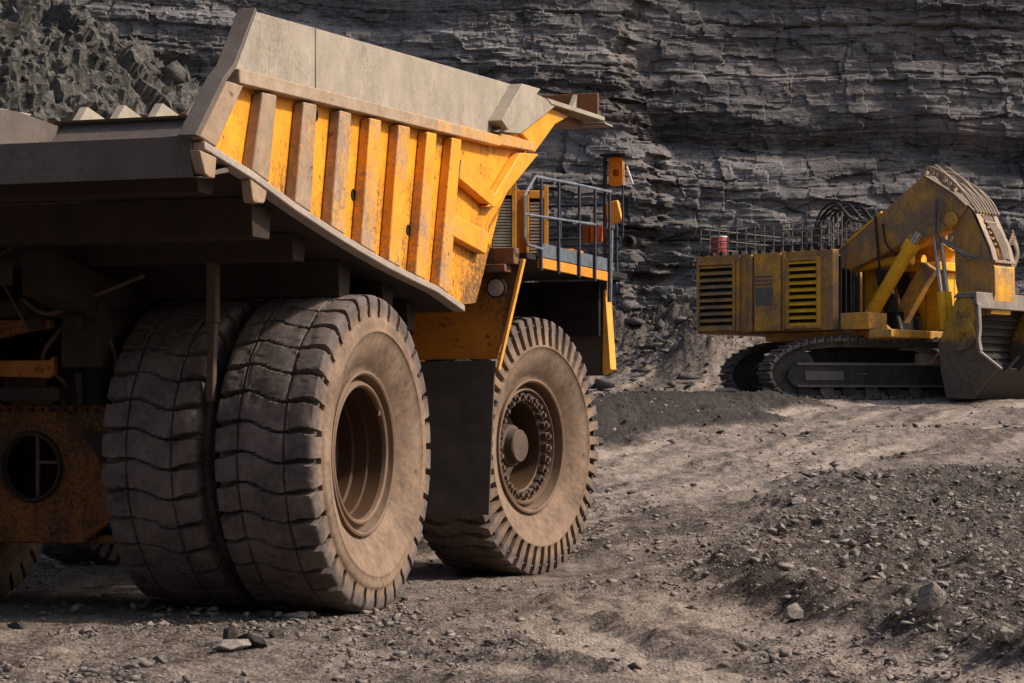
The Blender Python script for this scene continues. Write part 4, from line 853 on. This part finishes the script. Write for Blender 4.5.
for k in range(15): b.box(2.72, 2.95, -4.75 + k * .42, -4.62 + k * .42, 5.253, 5.36)
xb(b, 'deck_clips', M['black'], house, 0)
# handrails round the roof
for y_ in np.arange(-4.8, .9, .40):
    for x_ in (2.85, -2.85):
        b = MB(); b.tube([(x_, y_, 5.26), (x_, y_, 6.25)], .022, 6); xb(b, 'rail_post', M['x_grey'], house, 0)
for x_ in (2.85, -2.85):
    for z_ in (5.5, 5.75, 6.0, 6.25): b = MB(); b.tube([(x_, -4.8, z_), (x_, .88, z_)], .02, 6); xb(b, 'handrail', M['x_grey'], house, 0)
for z_ in (5.55, 5.9, 6.25): b = MB(); b.tube([(-2.85, -4.8, z_), (2.85, -4.8, z_)], .02, 6); xb(b, 'handrail', M['x_grey'], house, 0)
b = MB(); b.box(-1.9, .2, -3.9, -2.6, 5.252, 5.75); b.box(.6, 1.7, -1.6, -.5, 5.252, 5.6); xb(b, 'roof_cover', M['black'], house, .03)
b = MB(); b.tube([(1.8, -1.0, 5.25), (1.8, -1.0, 6.0)], .13, 14); xb(b, 'exhaust', M['black'], house, 0)
for k in range(12):                                                     # hoses arching from the roof to the boom
    x_ = -1.1 + .19 * k; b = MB(); y0 = -1.3 + .05 * (k % 4)
    b.hose([(x_, y0, 5.26), (x_, y0 + .1, 6.1 + .1 * (k % 3)), (x_, y0 + .45, 6.65 + .12 * (k % 3)), (x_, y0 + 1.0, 6.75 + .1 * (k % 4)), (x_, y0 + 1.6, 6.45), (x_ * .75, y0 + 2.1, 6.3)], .045, 7); xb(b, 'hose', M['hose'], house, 0)
for k in range(9):
    b = MB(); x_ = 2.2 - .28 * k; b.tube([(x_, .25 + .05 * (k % 3), 2.45 if x_ < 2.5 else 5.26), (x_, .3, 6.35 + .12 * (k % 4))], .03, 6); b.tube([(x_ - .25, .2, 5.7 + .08 * k), (x_ + .3, .2, 5.7 + .08 * k)], .025, 6); xb(b, 'pipe_rack', M['x_grey'], house, 0)
# boom
b = MB(); b.prism([(-.15, 5.35), (-.05, 4.70), (.35, 4.62), (2.35, 5.40), (3.6, 5.95), (4.3, 6.15), (4.72, 6.28), (5.0, 6.62), (4.55, 7.05), (3.95, 7.42), (3.30, 7.82)], -.85, .85); boom = xb(b, 'boom', M['x_dusty'], shovel, .05)
b = MB(); b.prism([(3.34, 7.84), (4.58, 7.09), (5.05, 6.66), (5.02, 6.63), (4.55, 7.055), (3.32, 7.825)], -.95, .95); xb(b, 'boom_nose_plate', M['x_pale'], boom, .01)
b = MB(); b.prism([(2.6, 5.55), (4.45, 6.32), (4.72, 6.22), (4.6, 5.98), (3.9, 5.78), (2.7, 5.35)], .855, .98); b.lathe([(.985, .26), (1.04, .24), (1.04, 0)], 24, 'x', (0, 4.45, 6.2)); b.lathe([(.985, .22), (1.05, .2), (1.05, 0)], 24, 'x', (0, 2.95, 5.58)); xb(b, 'boom_lug', M['x_yellow'], boom, .02)
b = MB(); b.prism([(-.1, 5.36), (-.2, 5.42), (1.6, 6.66), (1.6, 6.58)], -.87, .87); xb(b, 'boom_top_plate', M['x_bright'], boom, .01)
for k in range(8):
    b = MB(); x_ = -.85 + .23 * k
    b.hose([(x_, 3.35, 7.87), (x_ + .05, 3.5, 8.0 + .09 * (k % 3)), (x_, 4.1, 7.60 + .07 * (k % 4)), (x_ - .04, 4.6, 7.28 + .07 * (k % 2)), (x_, 5.05, 6.85), (x_ * .9, 5.35, 6.4)], .05, 7); xb(b, 'hose', M['x_pale'], boom, 0)
for k in range(26):
    p_ = (rng.uniform(-.9, .9), rng.uniform(3.3, 4.4)); z_ = 7.85 - (p_[1] - 3.3) * .62; b = MB(); b.box(p_[0] - .09, p_[0] + .09, p_[1] - .1, p_[1] + .1, z_ - .02, z_ + rng.uniform(.08, .24)); xb(b, 'hose_clamp', M['x_pale'], boom, .02)
b = MB(); b.hose([(1.0, 3.9, 6.95), (1.02, 3.92, 5.9), (1.05, 4.1, 5.6), (1.05, 4.6, 5.3), (1.05, 5.1, 4.95), (.9, 5.5, 4.85)], .055, 8); b.hose([(1.1, 3.9, 5.8), (1.15, 4.2, 5.5), (1.15, 4.7, 5.2), (1.1, 5.2, 4.9)], .045, 8); b.hose([(1.0, 4.05, 6.9), (1.12, 4.05, 5.85), (1.2, 4.3, 5.45), (1.2, 4.9, 5.05), (1.0, 5.3, 4.75)], .045, 8); xb(b, 'hose_bundle', M['x_grey'], boom, 0)
b = MB(); b.hose([(.92, 1.4, 6.5), (.95, 1.5, 5.6), (.95, 1.65, 4.2)], .05, 7); b.hose([(.9, 1.7, 6.2), (1.0, 1.9, 5.5), (1.0, 2.3, 5.15), (1.0, 2.8, 5.3)], .04, 7); xb(b, 'cable', M['hose'], boom, 0)
# boom cylinders
for x_ in (1.28, -1.28):
    b = MB(); b.tube([(x_, 1.15, 2.55), (x_, 2.95, 5.15)], .24, 20); b.tube([(x_, 2.95, 5.15), (x_, 3.15, 5.44)], .29, 20); cy = xb(b, 'boom_cylinder', M['x_bright'], shovel, 0)
    b = MB(); b.tube([(x_, 3.15, 5.44), (x_, 3.4, 5.80)], .13, 14); xb(b, 'piston_rod', M['chrome'], cy, 0)
    b = MB(); b.prism([(.5, 2.41), (2.2, 2.41), (1.7, 2.85), (1.2, 3.0), (.8, 2.85)], x_ - .32, x_ + .32); xb(b, 'cylinder_foot', M['x_dusty'], cy, .03)
b = MB(); b.tube([(.4, .1, 4.75), (.4, 2.6, 4.95)], .2, 18); b.tube([(-.4, .1, 4.75), (-.4, 2.6, 4.95)], .2, 18); xb(b, 'stick_cylinder', M['x_bright'], shovel, 0)
b = MB(); b.tube([(1.1, 3.9, 5.6), (1.1, 4.15, 3.7)], .075, 10); b.tube([(.85, 4.0, 5.6), (.85, 4.25, 3.7)], .075, 10); bc = xb(b, 'bucket_rods', M['chrome'], shovel, 0)
b = MB(); b.tube([(1.1, 4.15, 3.7), (1.1, 4.3, 2.4)], .15, 12); b.tube([(.85, 4.25, 3.7), (.85, 4.4, 2.4)], .15, 12); xb(b, 'bucket_cylinders', M['x_bright'], bc, 0)
b = MB(); b.bar((.1, 1.7, 2.45), (.1, 3.15, 4.7), .55, .42, (1, 0, 0)); xb(b, 'boom_brace', M['x_yellow'], shovel, .04)
# deck, left front cabin base (bright panel) and front machinery
b = MB(); b.box(-2.95, -1.0, 1.3, 3.1, 2.42, 4.55); b.box(-3.1, -.2, 1.26, 3.35, 4.56, 4.86); cb = xb(b, 'cabin_base', M['x_bright'], shovel, .03)
b = MB(); b.box(-2.9, -1.2, 1.4, 3.0, 4.87, 6.6); cabn = xb(b, 'cabin', M['x_dusty'], shovel, .04)
b = MB(); b.box(-2.75, -1.35, 3.005, 3.015, 5.3, 6.4); xb(b, 'window', M['glass'], cabn, 0)
b = MB(); b.box(-.995, -.985, 1.5, 2.0, 2.6, 4.4); b.box(-.995, -.985, 2.3, 2.36, 2.5, 4.5); b.box(-2.5, -2.42, 3.102, 3.112, 2.6, 4.4); b.box(-1.7, -1.62, 3.102, 3.112, 2.6, 4.4); xb(b, 'panel_seam', M['x_dusty'], cb, 0)
b = MB(); b.box(-.9, 2.5, -.395, -.35, 2.45, 5.2); b.box(-.8, .8, .9, 2.2, 2.42, 3.1); xb(b, 'front_bulkhead', M['x_louvre_dark'], shovel, .02)
b = MB(); b.box(1.75, 2.95, 1.255, 2.4, 2.42, 3.0); b.box(-2.95, 2.95, 2.41, 3.3, 2.12, 2.40); xb(b, 'front_step', M['x_yellow'], shovel, .03)
b = MB(); b.prism([(1.26, 4.6), (1.75, 4.6), (2.35, 2.45), (1.8, 2.42)], .55, .75); b.prism([(1.26, 4.6), (1.75, 4.6), (2.35, 2.45), (1.8, 2.42)], -.75, -.55); xb(b, 'boom_foot', M['x_dark'], shovel, .02)
b = MB(); b.box(-.98, -.12, .2, 1.22, 2.45, 4.75); xb(b, 'machinery_cover', M['x_bright'], shovel, .03)
# arm
b = MB(); b.prism([(4.35, 6.1), (4.55, 6.45), (5.05, 6.60), (5.35, 6.2), (5.78, 5.15), (5.92, 4.5), (5.95, 3.6), (5.75, 2.9), (4.75, 2.9), (4.5, 4.0), (4.45, 5.2)], -.72, .72); arm = xb(b, 'arm', M['x_dusty'], shovel, .04)
b = MB()
for x0 in (.45, -.75): b.prism([(5.0, 6.70), (5.28, 6.42), (5.86, 5.2), (5.99, 4.75), (5.93, 4.7), (5.80, 5.15), (5.36, 6.21), (5.06, 6.61)], x0, x0 + .30)
b.box(-.74, .74, 5.86, 6.05, 4.66, 4.76); xb(b, 'arm_flange', M['x_pale'], arm, .02)
b = MB()
for k in range(4): b.tube([(-.3 + .18 * k, 5.25, 6.35), (-.28 + .16 * k, 5.68, 5.75), (-.28 + .16 * k, 5.95, 5.2), (-.2 + .12 * k, 6.05, 4.8)], .05, 7)
for k in range(5): b.tube([(-.4, 5.45 + .09 * k, 6.1 - .2 * k), (.42, 5.45 + .09 * k, 6.1 - .2 * k)], .045, 6)
xb(b, 'arm_pipes', M['x_pale'], arm, 0)
b = MB(); b.prism([(5.935, 4.6), (6.0, 4.5), (6.03, 3.6), (5.85, 2.92), (5.78, 2.92), (5.957, 3.6), (5.925, 4.5)], -.70, .70); xb(b, 'arm_front_plate', M['x_yellow'], arm, .01)
for k in range(6):
    b = MB(); a0 = k * .35; b.hose([(-.85, 5.6 + .05 * k, 5.3 + .1 * k), (-1.05, 5.75, 5.4 + .08 * k), (-1.2 - .03 * k, 5.8, 5.1), (-1.1, 5.7, 4.75 - .05 * k), (-.8, 5.7, 4.7)], .04, 6); xb(b, 'hose', M['x_pale'], arm, 0)
# bucket
SIDE = [(5.15, 3.45), (4.75, 2.6), (4.45, 1.85), (4.55, .9), (4.75, .02), (5.75, -.02), (6.2, .45), (6.78, 1.0), (5.95, 1.65), (5.85, 2.2), (5.9, 3.0), (5.75, 3.45)]
b = MB(); b.prism(SIDE, 1.68, 1.80); bucket = xb(b, 'bucket', M['x_bucket_y'], shovel, .03)
b = MB(); b.prism(SIDE, -2.80, -2.68); xb(b, 'bucket_side', M['x_bucket_y'], bucket, .03)
b = MB(); b.prism([(5.2, 3.43), (4.78, 2.6), (4.5, 1.85), (4.6, .9), (4.8, .06), (4.95, .12), (4.8, .95), (4.72, 1.85), (5.0, 2.55), (5.4, 3.35)], -2.678, 1.678)
for k in range(11): z_ = .4 + k * .26; y_ = float(np.interp(z_, [.06, .95, 1.85, 2.55, 3.35], [4.93, 4.80, 4.72, 5.0, 5.4])); b.box(-2.67, 1.67, y_ - .02, y_ + .085, z_, z_ + .12)
xb(b, 'bucket_back', M['x_bucket'], bucket, .01)
b = MB(); b.prism([(4.82, .0), (5.75, .0), (6.22, .46), (6.82, 1.02), (6.72, 1.04), (6.14, .58), (5.70, .12), (4.82, .12)], -2.67, 1.67); xb(b, 'bucket_jaw', M['x_bucket'], bucket, .01)
b = MB(); b.prism([(5.05, 3.44), (5.82, 3.44), (5.92, 3.05), (5.98, 3.08), (5.95, 3.62), (5.2, 3.60)], -2.86, 1.86); b.prism([(5.72, 3.43), (6.02, 3.2), (6.06, 2.4), (6.02, 2.0), (6.1, 1.62), (5.95, 1.7), (5.88, 2.2), (5.92, 3.0)], 1.66, 1.86); b.prism([(6.0, 1.66), (6.86, 1.03), (6.79, .96), (5.94, 1.6)], 1.66, 1.84)
xb(b, 'bucket_lip', M['x_bucket_lip'], bucket, .02)
b = MB(); b.prism([(5.4, 2.7), (5.8, 2.6), (5.95, 2.1), (5.7, 1.7), (5.2, 1.6), (5.0, 1.75), (5.45, 1.95), (5.6, 2.2)], 1.805, 1.92); b.lathe([(1.80, .26), (1.96, .25), (1.96, 0)], 20, 'x', (0, 5.55, 2.5)); xb(b, 'bucket_hinge', M['x_bucket_y'], bucket, .02)
for k in range(5):
    x_ = -2.4 + .95 * k; b = MB(); b.prism([(6.68, .95), (6.86, 1.10), (7.3, 1.42), (6.86, .95)], x_ - .13, x_ + .13); xb(b, 'tooth', M['x_bucket'], bucket, .02)
# red drum standing on the roof of the shovel
ph = Vector((2.35, -4.35, 5.255)); a = R(-HYAW)
dl = (12.4 + ph.x * math.cos(a) - ph.y * math.sin(a), 80.8 + ph.x * math.sin(a) + ph.y * math.cos(a), XG + ph.z)
b = MB(); b.lathe([(0, 0), (0, .27), (.03, .29), (.22, .285), (.24, .295), (.26, .285), (.46, .285), (.48, .295), (.50, .285), (.66, .29), (.69, .28), (.69, .0)], 28, 'z'); dr = b.build('drum', M['red_plastic'], None, 0, loc=dl)
tag(dr, 'red drum with a pale rim standing on the roof of the excavator', 'drum')
b = MB(); b.lathe([(.692, .30), (.74, .30), (.74, .25), (.692, .25)], 28, 'z', close=True); b.build('drum_rim', M['white'], dr)
